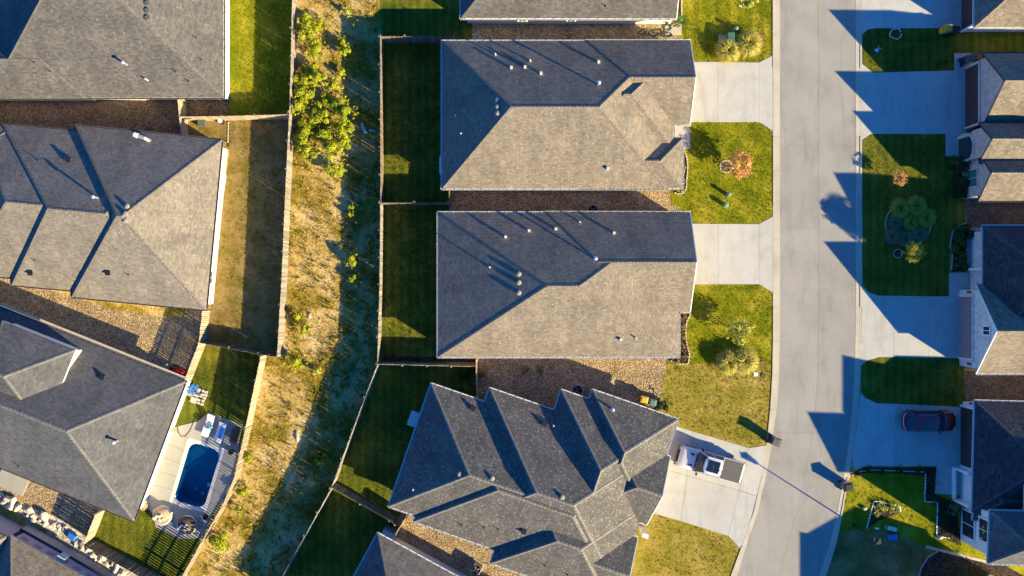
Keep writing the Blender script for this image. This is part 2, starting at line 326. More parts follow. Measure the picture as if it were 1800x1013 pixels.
sheet('lawn_shade_tint', [(1477, 938), (1500, 930), (1560, 935), (1620, 958), (1640, 966), (1620, 990), (1610, 1110), (1412, 1110), (1452, 1013)], L + .005, 'lawn_shade_brown')  # duller brown overlay puts the shade on this end of the lawn into colour
# ------------------------------------------------------------------ road and kerbs
LO = [(1358, -60), (1358, 100), (1358.5, 300), (1358.5, 560), (1358, 640), (1355, 700), (1351, 750), (1346, 790), (1340, 830), (1330.6, 880), (1316, 930), (1301, 966), (1284, 1013), (1266, 1060)]
LI = [(1370.5, -60), (1370.5, 100), (1370.5, 300), (1371, 560), (1370, 640), (1367, 700), (1362, 750), (1355.5, 790), (1348, 830), (1337.5, 880), (1324, 930), (1309.5, 966), (1295.5, 1013), (1279, 1060)]
RI = [(1504, -60), (1504, 100), (1504, 300), (1504, 560), (1502.5, 640), (1499.5, 700), (1495.5, 750), (1488.5, 800), (1480.5, 855), (1470.8, 906), (1460.5, 950), (1450, 985), (1440, 1013), (1421, 1060)]
RO = [(1514.5, -60), (1514.5, 100), (1514.5, 300), (1514.5, 560), (1513, 640), (1510, 700), (1506, 750), (1498, 800), (1489, 855), (1480, 906), (1471, 950), (1461, 985), (1451.5, 1013), (1433, 1060)]
def resample(pl, step):
    pts = [W(*p) for p in pl]; out = [pts[0]]; acc = 0.0
    for a, b in zip(pts, pts[1:]):
        d = (b - a).length; t = step - acc
        while t <= d: out.append(a.lerp(b, t / d)); t += step
        acc = (acc + d) % step
    return out
def at_y(pl, y):
    for a, b in zip(pl, pl[1:]):
        if a[1] <= y <= b[1]:
            f = (y - a[1]) / (b[1] - a[1]); return (a[0] + (b[0]-a[0])*f, y)
    return pl[-1]
road = bpy.data.objects.new('road', None); C.objects.link(road); tag(road, kind='structure')
MID = [(l[0]*.52 + r[0]*.48 if False else 1438.5 - (1370.5 - l[0])*1.0 + (r[0]-1504)*.0, l[1]) for l, r in zip(LI, RI)]
MID = [((1438.5 if l[1] < 600 else 1438.5 + ((l[0]-1370.5) + (r[0]-1504))/2), l[1]) for l, r in zip(LI, RI)]
def lane(A, B, ys):
    for y0, y1 in zip(ys, ys[1:]):
        n = 8; e = .12
        yy = [y0 + e + (y1 - y0 - 2*e)*k/n for k in range(n+1)]
        pts = [W(*at_y(A, y)) for y in yy] + [W(*at_y(B, y)) for y in yy[::-1]]
        MB().prism([(p.x, p.y) for p in pts], -.08, .02).build('road_slab', 'road_concrete', road)
in1 = lambda pl, d: [(p[0]+d, p[1]) for p in pl]
lane(LI, in1(MID, -.14), [-60, 256, 402, 760, 1060]); lane(in1(MID, .14), RI, [-60, 256, 402, 760, 1060])
sheet('road_base', [(p[0]-2, p[1]) for p in LO] + [(p[0]+1, p[1]) for p in RO[::-1]], .013, 'road_concrete')
def kerb(O, I, drops, name):
    k = bpy.data.objects.new(name, None); C.objects.link(k); tag(k, kind='structure')
    y = -60.0
    while y < 1058:
        y1 = min(1060, y + 60); o0, o1, i0, i1 = (W(*at_y(pl, v)) for pl, v in ((O, y+.15), (O, y1-.15), (I, y+.15), (I, y1-.15)))
        low = any(a < (y+y1)/2 < b for a, b in drops); b = MB()
        m0, m1 = o0.lerp(i0, .28), o1.lerp(i1, .28)
        b.prism([(m0.x, m0.y), (i0.x, i0.y), (i1.x, i1.y), (m1.x, m1.y)], -.05, .032)
        b.prism([(o0.x, o0.y), (m0.x, m0.y), (m1.x, m1.y), (o1.x, o1.y)], -.05, .04 if low else .07)
        b.build('kerb_stone', 'kerb_concrete', k); y = y1
kerb(LO, LI, [(96, 232), (378, 516), (782, 968)], 'kerb_west'); kerb(RO, RI, [(-60, 52), (126, 240), (510, 640), (700, 830)], 'kerb_east')
# ------------------------------------------------------------------ driveways and walks: each slab its own piece
def slabs(name, polys, mat='drive_concrete', z=.04, gap=.012):
    k = bpy.data.objects.new(name, None); C.objects.link(k); tag(k, kind='structure')
    for pl in polys:
        pts = [W(*p) for p in pl]; c = sum(pts, Vector())/len(pts)
        pts = [p + (c-p).normalized()*gap for p in pts]
        bevel(MB().prism([(p.x, p.y) for p in pts], -.1, z).build('concrete_slab', mat, k), .008, 1)
    return k
slabs('driveway', [[(1190, 109), (1262, 109), (1262, 215), (1190, 215)], [(1262, 109), (1334, 110), (1334, 215), (1262, 215)], [(1334, 110), (1359, 97), (1359, 231), (1334, 215)]])
slabs('front_walk', [[(1172, 208), (1213, 216), (1213, 262), (1172, 262)]])
slabs('driveway', [[(1192, 393), (1263, 393.5), (1263, 500), (1192, 500)], [(1263, 393.5), (1334, 394), (1334, 500), (1263, 500)], [(1334, 394), (1359, 380), (1359, 515), (1334, 500)]])
slabs('driveway', [[(1160, 740), (1217, 758), (1207, 836), (1141, 818)], [(1217, 758), (1316, 787.5), (1299, 862), (1207, 836)], [(1316, 787.5), (1347, 782.5), (1340, 830), (1330, 872), (1299, 862)],
    [(1141, 818), (1207, 836), (1196, 916), (1151, 903), (1110, 890)], [(1207, 836), (1299, 862), (1280, 942), (1196, 916)], [(1299, 862), (1330, 872), (1316, 925), (1301, 965), (1280, 942)]])
slabs('driveway', [[(1514, -60), (1632, -60), (1632, 50), (1538, 50), (1524, 53), (1514, 62)], [(1632, -60), (1715, -60), (1715, 50), (1632, 50)]])
slabs('driveway', [[(1514, 112), (1535, 128), (1610, 126), (1610, 236), (1530, 236), (1514, 247)], [(1610, 126), (1677, 124), (1710, 124), (1710, 236), (1610, 236)], [(1677, 94), (1710, 94), (1710, 124), (1677, 124)], [(1662, 236), (1712, 236), (1712, 275), (1662, 275)]])
slabs('driveway', [[(1514, 502), (1528, 514), (1545, 520), (1571, 520), (1571, 628), (1545, 628), (1524, 634), (1513, 643)], [(1571, 520), (1633, 521), (1633, 629), (1571, 628)], [(1633, 521), (1700, 521), (1700, 630), (1633, 629)], [(1668, 480), (1730, 480), (1730, 521), (1668, 521)]])
slabs('driveway', [[(1512, 690), (1522, 700), (1542, 709), (1575, 710), (1570, 820), (1520, 820), (1502, 828), (1498, 800), (1506, 750)], [(1575, 710), (1636, 713), (1632, 820), (1570, 820)], [(1636, 713), (1695, 716), (1690, 820), (1632, 820)], [(1646, 820), (1715, 820), (1715, 872), (1642, 868)]])
slabs('side_walk', [[(1702, 400), (1735, 400), (1735, 480), (1700, 480), (1697, 440)]], 'grey_slab')
slabs('garden_path', [[(1628, 959), (1745, 988), (1744, 993), (1627, 963)]], 'kerb_concrete', .03)
slabs('utility_pad', [[(1263, 62), (1290, 62), (1290, 82), (1263, 82)]], 'grey_slab', .08)
slabs('entry_pad', [[(1167, 43), (1198, 43), (1198, 62), (1167, 62)]], 'kerb_concrete')
# ------------------------------------------------------------------ convex solids for roofs and walls
def convex(planes):
    out = []
    for i, (n, d, tg) in enumerate(planes):
        n = n.normalized(); c = n * d; a = n.orthogonal().normalized(); b = n.cross(a); K = 200
        poly = [c + a*K + b*K, c - a*K + b*K, c - a*K - b*K, c + a*K - b*K]
        for j, (m, e, _) in enumerate(planes):
            if j == i or not poly: continue
            res = []
            for k in range(len(poly)):
                p, q = poly[k], poly[(k+1) % len(poly)]; dp, dq = m.dot(p) - e, m.dot(q) - e
                if dp <= 1e-7: res.append(p)
                if (dp <= 1e-7) != (dq <= 1e-7) and abs(dp-dq) > 1e-12: res.append(p.lerp(q, dp/(dp-dq)))
            poly = res
        out.append([p for k, p in enumerate(poly) if (p - poly[k-1]).length > 1e-4] if poly else [])
    return out
def clipv(poly, v0, sgn):
    res = []
    for k in range(len(poly)):
        p, q = poly[k], poly[(k+1) % len(poly)]; dp, dq = sgn*(p[1]-v0), sgn*(q[1]-v0)
        if dp >= -1e-9: res.append(p)
        if (dp >= -1e-9) != (dq >= -1e-9): f = dp/(dp-dq); res.append((p[0]+(q[0]-p[0])*f, p[1]+(q[1]-p[1])*f))
    return res
HITS = {}
def courses(mb, poly, o, u, v, n, ex=.15, lift=.008):
    """one roof slope laid as stepped shingle courses"""
    L = [((p-o).dot(u), (p-o).dot(v)) for p in poly]; vm = max(q[1] for q in L); k = 0; ou = random.random()*5
    while k*ex < vm - 1e-3:
        a, b = k*ex, min((k+1)*ex, vm); pl = clipv(clipv(L, a, 1), b, -1); k += 1
        if len(pl) < 3: continue
        f = lambda q: o + u*q[0] + v*q[1] + n*(lift*(1-(q[1]-a)/ex))
        mb.poly([f(q) for q in pl], [(q[0]+ou, q[1]+.0005) for q in pl])
        lo = sorted([q for q in pl if abs(q[1]-a) < 1e-6])
        if len(lo) > 1:
            p, q = lo[0], lo[-1]; mb.poly([o+u*p[0]+v*a, o+u*q[0]+v*a, f(q), f(p)], [(p[0]+ou, a-.001), (q[0]+ou, a-.001), (q[0]+ou, a+.001), (p[0]+ou, a+.001)])
def wing(house, px, pitch, ez=2.7, sh='tan', wall='brick_tan', gut='gutter_white', trim='white_paint', over=.42, z0=0.0, raw=False, detail=True, gutters=True):
    pts = [Vector((p[0], p[1], ez)) for p in px] if raw else [W(p[0], p[1], ez) for p in px]
    n = len(pts)
    if sum(pts[k].x*pts[(k+1)%n].y - pts[(k+1)%n].x*pts[k].y for k in range(n)) < 0:
        pts = pts[::-1]; pitch = [pitch[(n-2-k) % n] for k in range(n)]
    planes, wp, info = [], [], []
    for k in range(n):
        a, b = pts[k], pts[(k+1) % n]; u = (b-a).normalized(); out = Vector((u.y, -u.x, 0)); p = pitch[k]
        if p == 'g':
            planes.append((out, out.dot(a), 'g')); wp.append((out, out.dot(a) + .012, 'w'))
        else:
            nn = (out*p + Vector((0, 0, 1))).normalized(); planes.append((nn, nn.dot(a), 's'))
            wp.append((out, out.dot(a) - over, 'w')); wp.append((nn, nn.dot(a) - .12, 't'))
        info.append((a, b, u, out, p))
    planes.append((Vector((0, 0, -1)), -(ez), 'b')); wp.append((Vector((0, 0, -1)), -z0, 'b'))
    polys = convex(planes); roof = MB(); caps = MB(); edges = []; hits = HITS.setdefault(house.name, [])
    for k, (a, b, u, out, p) in enumerate(info):
        if p == 'g' or len(polys[k]) < 3: continue
        nn = planes[k][0]; v = nn.cross(u).normalized()
        courses(roof, polys[k], a, u, v, nn); hits.append((nn, planes[k][1], polys[k]))
        for j in range(k+1, n):
            if info[j][4] == 'g': continue
            sh_ = [q for q in polys[k] if any((q-r).length < 1e-3 for r in polys[j])]
            if len(sh_) == 2: edges.append((sh_[0], sh_[1], nn, planes[j][0]))
    ro = roof.build('roof', 'shingle_'+sh, house)
    for a, b, n1, n2 in edges:
        d = (b-a); ln = d.length; d.normalize(); s1 = n1.cross(d); s1 = s1 if s1.z < 0 else -s1; s2 = n2.cross(d); s2 = s2 if s2.z < 0 else -s2; up = (n1+n2).normalized(); m = max(1, int(ln/.3))
        for q in range(m):
            p, r = a + d*ln*q/m, a + d*ln*(q+1)/m; h0, h1 = (.02, .034)
            caps.poly([p+up*h0, r+up*h1, r+s1*.15+n1*(h1-.006), p+s1*.15+n1*(h0-.006)]); caps.poly([r+up*h1, p+up*h0, p+s2*.15+n2*(h0-.006), r+s2*.15+n2*(h1-.006)])
    if caps.f: caps.build('ridge_cap', 'cap_'+sh, ro)
    fas = MB(); gt = MB()
    for a, b, u, out, p in info:
        if p == 'g':
            continue
        z = Vector((0, 0, 1)); fas.poly([a-z*.18, b-z*.18, b, a]); ln = (b-a).length; c = (a+b)/2 + out*.062 - z*.055; rz = math.atan2(u.y, u.x)
        if gutters:
            gt.box(c - z*.03, (ln+.1, .11, .05), rz); gt.box(c + out*.05 - z*.005, (ln+.1, .012, .1), rz)
            for q in range(int(ln/.75)): gt.box(a + u*(.4+q*.75) + out*.06 - z*.01, (.05, .11, .02), rz)
    fas.poly([(q.x, q.y, ez-.18) for q in pts][::-1])
    for k, (a, b, u, out, p) in enumerate(info):
        if p != 'g' or len(polys[k]) < 3: continue
        top = [q for q in polys[k] if q.z > ez + .01]
        for q in top:
            for e in (a, b):
                o_ = out*.03; z = Vector((0, 0, 1)); fas.poly([e+o_*2, q+o_*2, q+o_*2-z*.16, e+o_*2-z*.16]); fas.poly([e-o_*.2+z*.006, q-o_*.2+z*.006, q+o_*2+z*.006, e+o_*2+z*.006])
    fas.build('fascia', trim, ro)
    if gt.f: gt.build('gutter', gut, ro)
    wb = MB()
    for (nn, d, tg), pl in zip(wp, convex(wp)):
        if tg != 'w' or len(pl) < 3: continue
        u = Vector((-nn.y, nn.x, 0)); wb.poly(pl, [(p.dot(u), p.z) for p in pl])
    wb.build('wall', wall, house); return ro
def roof_hit(house, px, py):
    o = Vector((0, 0, CAMH)); d = (W(px, py) - o); best = None
    for n, e, pl in HITS[house.name]:
        den = n.dot(d)
        if abs(den) < 1e-9: continue
        t = (e - n.dot(o))/den; q = o + d*t; ok = True; m = len(pl)
        for k in range(m):
            a, b = pl[k], pl[(k+1) % m]
            if (b-a).cross(q-a).dot(n) < -1e-6: ok = False; break
        if not ok:
            ok = all((pl[(k+1) % m]-pl[k]).cross(q-pl[k]).dot(n) < 1e-6 for k in range(m))
        if ok and (best is None or q.z > best[0].z): best = (q, n)
    return best if best else (W(px, py, 5.0), Vector((0, 0, 1)))
def vents(house, lst):
    for px, py, kind in lst:
        q, n = roof_hit(house, px, py); b = MB()
        if kind == 'cap':                                     # round low roof vent
            rf = b.lathe([(.15, -.25), (.15, .06), (.21, .07), (.21, .11), (.13, .15), (.02, .16)], q, 16); b.sm = False
            o = b.build('round_vent', 'vent_tan', house); MB().lathe([(.1, .152), (.1, .165), (.01, .175)], q, 12).build('vent_cap', 'vent_tan', o)
        elif kind == 'capd':
            o = b.lathe([(.17, -.25), (.17, .08), (.22, .09), (.22, .14), (.13, .19), (.02, .2)], q, 16).build('round_vent', 'vent_dark', house)
            MB().lathe([(.1, .192), (.1, .205), (.01, .215)], q, 12).build('vent_cap', 'grey_metal', o)
        elif kind == 'box':
            o = b.box(q + Vector((0, 0, .06)), (.17, .17, .44)).build('box_vent', 'white_paint', house); MB().box(q + Vector((0, 0, .29)), (.21, .21, .04)).build('vent_hood', 'gutter_white', o)
        elif kind == 'dbox':
            nh = Vector((n.x, n.y, 0)); rz = math.atan2(nh.y, nh.x); o = b.box(q + Vector((0, 0, .02)), (.36, .36, .34), rz, .8).build('box_vent', 'vent_dark', house)
            MB().box(q + Vector((0, 0, .2)), (.42, .4, .03), rz).build('vent_hood', 'black_metal', o)
        elif kind == 'pipe':
            o = b.tube([q - Vector((0, 0, .1)), q + Vector((0, 0, .42))], .055, 8).build('vent_pipe', 'white_paint', house); MB().lathe([(.13, 0), (.09, .05), (.06, .1)], q + n*.0, 10).build('pipe_collar', 'grey_metal', o)
        elif kind == 'tall':
            o = b.tube([q - Vector((0, 0, .1)), q + Vector((0, 0, .75))], .085, 10).build('flue_pipe', 'galv_metal', house); MB().lathe([(.16, .75), (.17, .80), (.05, .9)], q, 12).build('flue_cap', 'galv_metal', o)
        elif kind == 'spike':
            o = b.tube([q - Vector((0, 0, .1)), q + Vector((0, 0, .3))], .035, 6).build('vent_pipe', 'black_plastic', house); MB().lathe([(.09, 0), (.06, .05), (.04, .08)], q, 8).build('pipe_collar', 'black_metal', o)
        elif kind == 'elbow':
            o = b.tube([q - Vector((0, 0, .1)), q + Vector((0, 0, .35)), q + Vector((-.15, .1, .5)), q + Vector((-.75, .3, .55))], .16, 10).build('flue_elbow', 'galv_metal', house)
            MB().tube([q + Vector((-.7, .28, .55)), q + Vector((-.98, .4, .56))], .21, 10).build('flue_mouth', 'white_paint', o)
plain('vent_tan', (.28, .25, .215), .7); plain('vent_dark', (.045, .045, .048), .6)
def opening(house, a, b, z0, z1, kind='window', pane='window_glass', frame='white_paint', nrm=None, secs=4, cols=2, name=None):
    """window or garage door set on a wall between ground points a and b"""
    a, b = Vector((a[0], a[1], 0)), Vector((b[0], b[1], 0)); u = (b-a).normalized(); n = Vector((u.y, -u.x, 0))
    if nrm is not None and n.dot(Vector((nrm[0], nrm[1], 0))) < 0: n = -n
    ln = (b-a).length; rz = math.atan2(u.y, u.x); c = (a+b)/2; Z = Vector((0, 0, 1)); fw = .1 if kind == 'window' else .16; pr = .07 if kind == 'window' else .1
    if kind == 'window':
        w_ = MB().box(c + n*.02 + Z*(z0+z1)/2, (ln-.02, .03, z1-z0-.02), rz).build(name or 'window', 'dark_trim', house); f = MB()
        for s in (-1, 1): f.box(c + u*s*(ln/2-fw/2) + n*pr/2 + Z*(z0+z1)/2, (fw, pr+.03, z1-z0), rz); f.box(c + n*pr/2 + Z*(z0 if s < 0 else z1), (ln+.1, pr+.05, fw), rz)
        for q in range(1, cols): f.box(c + u*(ln*q/cols-ln/2) + n*.045 + Z*(z0+z1)/2, (.05, .05, z1-z0), rz)
        f.build('frame', frame, w_); pw = (ln-2*fw)/cols
        for q in range(cols): MB().box(c + u*(pw*(q+.5)-ln/2+fw) + n*.04 + Z*(z0+z1)/2, (pw-.04, .012, z1-z0-fw), rz).build('pane', pane, w_)
    else:
        f = MB()
        for s in (-1, 1): f.box(c + u*s*(ln/2+fw/2) + n*pr/2 + Z*(z1/2), (fw, pr+.04, z1), rz)
        f.box(c + n*pr/2 + Z*(z1+fw/2), (ln+2*fw, pr+.06, fw), rz); d = f.build('garage_door', frame, house); h = (z1-.04)/secs
        for q in range(secs): bevel(MB().box(c + n*.035 + Z*(.02+h*(q+.5)), (ln-.02, .05, h-.015), rz).build('panel', pane, d), .01, 1)
def lantern(house, x, y, z, n):
    o = MB().box((x+n[0]*.06, y+n[1]*.06, z), (.12, .12, .05)).box((x+n[0]*.16, y+n[1]*.16, z-.12), (.17, .17, .3), 0, .75).build('wall_lantern', 'black_metal', house)
def hs(name, label, px, py): return thing(name, label, 'house', tuple(W(px, py)), world=True)
# ------------------------------------------------------------------ houses
P = .605
h = hs('house', 'grey-brown hip-roofed house with three round vents at the top left corner', 200, 80)
wing(h, [(-22, 172), (393, 172), (393, -160), (-22, -160)], [P, P, P+.06, P], sh='grey', wall='stucco_white', gut='gutter_brown')
wing(h, [(-140, 173), (150, 173), (150, 55), (-140, 55)], [P, P, P, P], sh='grey', wall='stucco_white', gut='gutter_brown')
vents(h, [(258, 5, 'capd'), (258, 18, 'capd'), (258, 31, 'capd'), (344, 66, 'spike'), (354, 105, 'spike'), (309, 126, 'spike'), (88, 125, 'spike'), (223, 114, 'tall'), (60, 110, 'spike'), (259, 141, 'pipe'), (332, 143, 'spike')])
for y_ in (24, 92): opening(h, P2(403, y_+9), P2(403, y_-9), 1.0, 2.0, nrm=(1, 0))
HA = h
h = hs('house', 'weathered tan hip-roofed house turned slightly, bright elbow flue on its dim slope', 250, 390)
kw = dict(sh='brown', wall='stucco_white', gut='gutter_brown', trim='dark_trim')
wing(h, [(132, 221), (390, 246), (362, 545), (126, 522)], [.565, .72, .6, .74], **kw)
wing(h, [(4, 219), (372, 252), (346, 531), (20.5, 501)], [.565, P, .6, .7], **kw)
wing(h, [(-45, 216), (330, 250.5), (305, 515), (-60, 481)], [.56, P, .6, .7], **kw)
wing(h, [(-330, 190), (28, 223), (5, 470), (-340, 440)], [P, P, P, P], **kw)
vents(h, [(224, 363, 'cap'), (221, 376, 'cap'), (221, 388, 'cap'), (262, 247, 'elbow'), (172, 348, 'tall'), (68, 283, 'spike'), (122, 281, 'dbox'), (55, 480, 'dbox'), (191, 480, 'dbox'), (62, 458, 'spike'), (226, 483, 'spike')])
opening(h, P2(381, 440), P2(379.5, 470), .9, 2.1, 'window', nrm=(1, -.1)); opening(h, P2(379.3, 476), P2(378, 500), .9, 2.1, 'window', nrm=(1, -.1))
b = MB(); 
for (x0, y0, x1, y1, d) in ((399, 262, 397, 305, .35), (397, 308, 392, 340, .6), (392, 344, 386, 420, .35)):
    a, c = W(x0, y0), W(x1, y1); rz = math.atan2(c.y-a.y, c.x-a.x); b.box((a+c)/2 + Vector((-.25, 0, 1.2)), ((c-a).length, d, 2.4), rz)
b.build('wall_bump_out', 'stucco_white', h)
h = hs('house', 'slate grey hip-roofed house beside the swimming pool', 160, 740)
kw = dict(sh='slate', wall='stucco_white', gut='gutter_brown', trim='dark_trim')
wing(h, [(-160, 477), (326, 671), (235, 916), (-250, 722)], [P, P, P, P], **kw)
e1 = Vector((.929, .37)); e2 = Vector((-.37, .929)); q = Vector((133, 615)); 
wing(h, [tuple(q - e1*139), tuple(q), tuple(q + e2*152), tuple(q + e2*152 - e1*139)], [P, P, P, 1.25], ez=4.75, gutters=False, over=.25, **{**kw, 'trim': 'white_paint'})
gq = W(326, 671, 2.62); gp = W(-160, 477, 2.62); d_ = (gp-gq); MB().box((gq+gp)/2 + Vector((.1, .28, -.06)), (d_.length, .16, .12), math.atan2(d_.y, d_.x)).build('eave_gutter', 'gutter_tan', h)
vents(h, [(181, 663, 'dbox'), (207, 775, 'tall'), (34, 819, 'spike')])
h = hs('house', 'unfinished house with pale wrap and small red prints in the bottom left corner', 60, 990); HD = h
e1 = Vector((.872, .489)); e2 = Vector((-.489, .872)); q = Vector((24, 944))
wing(h, [tuple(q - e1*6), tuple(q + e1*190), tuple(q + e1*190 + e2*260), tuple(q - e1*6 + e2*260)], [P, P, P, P], ez=3.0, sh='sand', wall='house_wrap', gutters=False, trim='stucco_grey', over=.22)
wing(h, [(-60, 905), (12, 945), (-30, 1040), (-110, 1000)], [P, P, P, P], ez=3.0, sh='sand', wall='house_wrap', gutters=False, trim='dark_trim', over=.2)
h = hs('house', 'light grey roofed house cut by the top edge, hoses lying by its wall', 1000, 10)
wing(h, [(810, 32), (1189, 33), (1189, -330), (810, -330)], [P, 'g', P, P], sh='grey', wall='stucco_white', gut='gutter_white')
vents(h, [(1064, 11, 'spike')])
for x_ in (918, 1002): opening(h, P2(x_-8, 44.2), P2(x_+8, 44.2), 1.1, 2.1, nrm=(0, -1))
h = hs('house', 'tan hip-roofed house whose short end lies in blue shade, above its twin', 990, 200)
kw = dict(sh='tan', wall='brick_tan', gut='gutter_white')
wing(h, [(777, 72.6), (1172, 72.6), (1172, 332), (777, 332)], [.58, P, P, P+.03], **kw)
wing(h, [(1000, 96), (1184, 96), (1184, 261), (1000, 261)], [.66, .66, .66, P], **kw)
wing(h, [(1030, 71.6), (1213, 71.6), (1213, 220), (1030, 220)], [.58, 'g', P, P], **kw)
wing(h, [(1020, 243), (1200, 243), (1200, 331.2), (1020, 331.2)], [P, P, P, P], **kw)
vents(h, [(875, 176, 'cap'), (875, 187.5, 'cap'), (875, 199, 'cap'), (871, 97, 'pipe'), (899, 120, 'box'), (923, 119, 'box'), (951, 130, 'box'), (932, 108, 'pipe'), (1051, 149, 'tall'), (1052, 110, 'box'), (1068, 297, 'box'), (811, 236, 'pipe'), (801, 204, 'pipe')])
MB().box(tuple(W(776, 292, 1.0)), (.25, 1.5, 1.2)).build('meter_box', 'white_paint', h)
h = hs('house', 'tan hip-roofed house with streaks of vent shadow on its shallow end slope', 990, 500)
wing(h, [(770, 374), (1194, 374.6), (1194, 628), (770, 628)], [.585, .415, P, .4], **kw)
wing(h, [(960, 373.2), (1213, 373.8), (1213, 549), (960, 549)], [.585, 'g', P, P], **kw)
vents(h, [(912, 482, 'cap'), (912, 497, 'cap'), (912, 515, 'cap'), (889, 417, 'box'), (930, 406, 'box'), (977, 403, 'box'), (1019, 391, 'pipe'), (1079, 410, 'box'), (1045, 455, 'tall'), (861, 470, 'pipe'), (1091, 597, 'box'), (1117, 594, 'pipe')])
h = hs('house', 'large speckled many-gabled house behind the white pickup', 930, 830)
kw = dict(sh='speckled', wall='brick_tan', gut='gutter_white')
e1 = Vector((.945, .327)); e2 = Vector((-.327, .945))
def quad(q, w_, d_): q = Vector(q); return [tuple(q), tuple(q + e1*w_), tuple(q + e1*w_ + e2*d_), tuple(q + e2*d_)]
wing(h, quad((758, 675), 330, 228), [P, P, P, P], **kw)
wing(h, quad((804, 697), 366, 233), [P, P, P, P], **kw)
wing(h, quad((861, 683), 323, 258), [P, P, P, P], **kw)
wing(h, quad((987, 686), 202, 290), [P, P, P, P], **kw)
wing(h, quad((1042, 686), 159, 177), [P, P, P, P], **kw)
wing(h, quad((1075, 768), 109, 126), [P, 'g', P, P], **kw)
wing(h, quad((921, 822), 221, 178), [P, P, P, P], **kw)
wing(h, quad((1000, 904), 128, 118), [P, 'g', P, P], **kw)
vents(h, [(808, 833, 'cap'), (865, 841, 'cap'), (988, 874, 'cap'), (812, 923, 'spike'), (851, 927, 'spike'), (921, 934, 'dbox'), (876, 930, 'spike'), (1075, 718, 'tall'), (832, 718, 'dbox'), (957, 745, 'dbox'), (959, 994, 'spike'), (998, 1010, 'spike'), (727, 860, 'pipe'), (973, 748, 'pipe')])
b = MB(); c = W(1127, 928, 0); b.box(c + Vector((0, 0, 1.2)), (.5, .35, 2.4), -.33); b.build('porch_post', 'white_paint', h)
MB().box(tuple(W(728, 737, 1.6)), (.9, 1.3, .1), -.33).box(tuple(W(724, 733, .7)), (.1, .1, 1.7)).box(tuple(W(722, 744, .7)), (.1, .1, 1.7)).build('patio_cover', 'gutter_white', h)
h = hs('house', 'pale-walled grey-roofed house cut by the bottom edge', 720, 1000)
e1 = Vector((.877, .48)); e2 = Vector((-.48, .877))
wing(h, quad((664, 938), 400, 275), [P, P, P, P], sh='grey', wall='stucco_white', gut='gutter_white')
MB().box(tuple(W(684, 934, 0) + Vector((0, 0, .9))), (1.0, .9, 1.8), -.5).build('wall_bump_out', 'stucco_grey', h)
h = hs('house', 'sand-roofed house with dark garage at the top right corner', 1760, 20)
wing(h, [(1713, -190), (1713, 48), (2000, 48), (2000, -190)], [P, P, P, P], sh='sand', wall='stucco_white', gut='gutter_white')
x_ = W(1713, 0, 2.7).x + .42; opening(h, (x_, 22.6), (x_, 27.9), 0, 2.2, 'garage', 'garage_brown', 'white_paint', nrm=(-1, 0))
h = hs('house', 'brick house with a row of three steep front gables', 1740, 220)
kw = dict(sh='sand', wall='brick_grey', gut='gutter_brown', trim='dark_trim')
wing(h, [(1729, 94), (1729, 222), (1900, 222), (1900, 94)], ['g', 1.0, 1.0, 1.0], **kw)
wing(h, [(1722, 217), (1722, 286), (1890, 286), (1890, 217)], ['g', 1.15, 1.15, 1.15], ez=3.3, **kw)
wing(h, [(1721, 266), (1721, 353), (1900, 353), (1900, 266)], ['g', .9, .9, .9], **kw)
wing(h, [(1800, 93), (1800, 354), (2050, 354), (2050, 93)], [P, P, P, P], **kw)
opening(h, (39.88, 14.1), (39.88, 19.2), 0, 2.15, 'garage', 'garage_brown', 'brick_grey', nrm=(-1, 0))
xw = W(1722, 0, 3.3).x - .012; zc = 1.55; yc = 12.05; b = MB(); fr_ = MB()
arc = [(yc-1.05, .1)] + [(yc - 1.05*math.cos(math.pi*k/10), 1.75 + .75*math.sin(math.pi*k/10)) for k in range(11)] + [(yc+1.05, .1)]
b.poly([(xw-.02, y, z) for y, z in arc]); o = b.build('porch_shade_pane', 'window_glass', h)  # flat dark pane, stands in for the shade inside the open porch
for (y, z), (y2, z2) in zip(arc, arc[1:]): fr_.tube([(xw-.05, y, z), (xw-.05, y2, z2)], .1, 6)
fr_.build('arch_frame', 'brick_grey', o)
for y_ in (19.5, 13.75): lantern(h, 39.9, y_, 2.0, (-1, 0))
for y_ in (13.35, 10.75): lantern(h, xw, y_, 2.1, (-1, 0))
opening(h, (39.49, 8.6), (39.49, 10.2), 1.0, 2.6, 'window', 'window_teal', 'brick_grey', nrm=(-1, 0))
h = hs('house', 'white brick house with one wide front gable and small attic window', 1745, 540)
kw = dict(sh='dark', wall='brick_white', gut='gutter_white')
wing(h, [(1717, 501), (1717, 657), (1950, 657), (1950, 501)], ['g', .8, .8, .8], **{**kw, 'sh': 'tan'})
wing(h, [(1728, 397), (1728, 600), (1960, 600), (1960, 397)], [1.25, .95, .95, .95], **kw)
wing(h, [(1737, 463), (1737, 560), (1900, 560), (1900, 463)], [.8, .8, .8, .8], **kw)
xl = W(1717, 0, 2.7).x - .012
opening(h, (xl, -.75), (xl, -6.05), 0, 2.2, 'garage', 'garage_taupe', 'brick_white', nrm=(-1, 0))
opening(h, (xl, -3.1), (xl, -3.95), 3.75, 4.75, 'window', 'window_glass', 'white_paint', nrm=(-1, 0))
for y_ in (-.35, -6.5): lantern(h, xl, y_, 1.9, (-1, 0))
b = MB(); c0 = W(1698, 474); c1 = W(1728, 474); b.box((c0+c1)/2 + Vector((0, 0, 1.3)), ((c1-c0).length, .25, 2.6)); b.box(tuple(W(1722, 495) + Vector((0, 0, 1.25))), (.18, 2.0, 2.5)); b.build('porch_wall', 'stucco_white', h)
h = hs('house', 'white house with dark hip roofs, low garage and a tall end bay', 1740, 850)
kw = dict(sh='dark', wall='stucco_white', gut='gutter_white')
wing(h, [(1714, 705), (1709, 900), (1950, 906), (1956, 711)], [.64, .62, .62, .57], **kw)
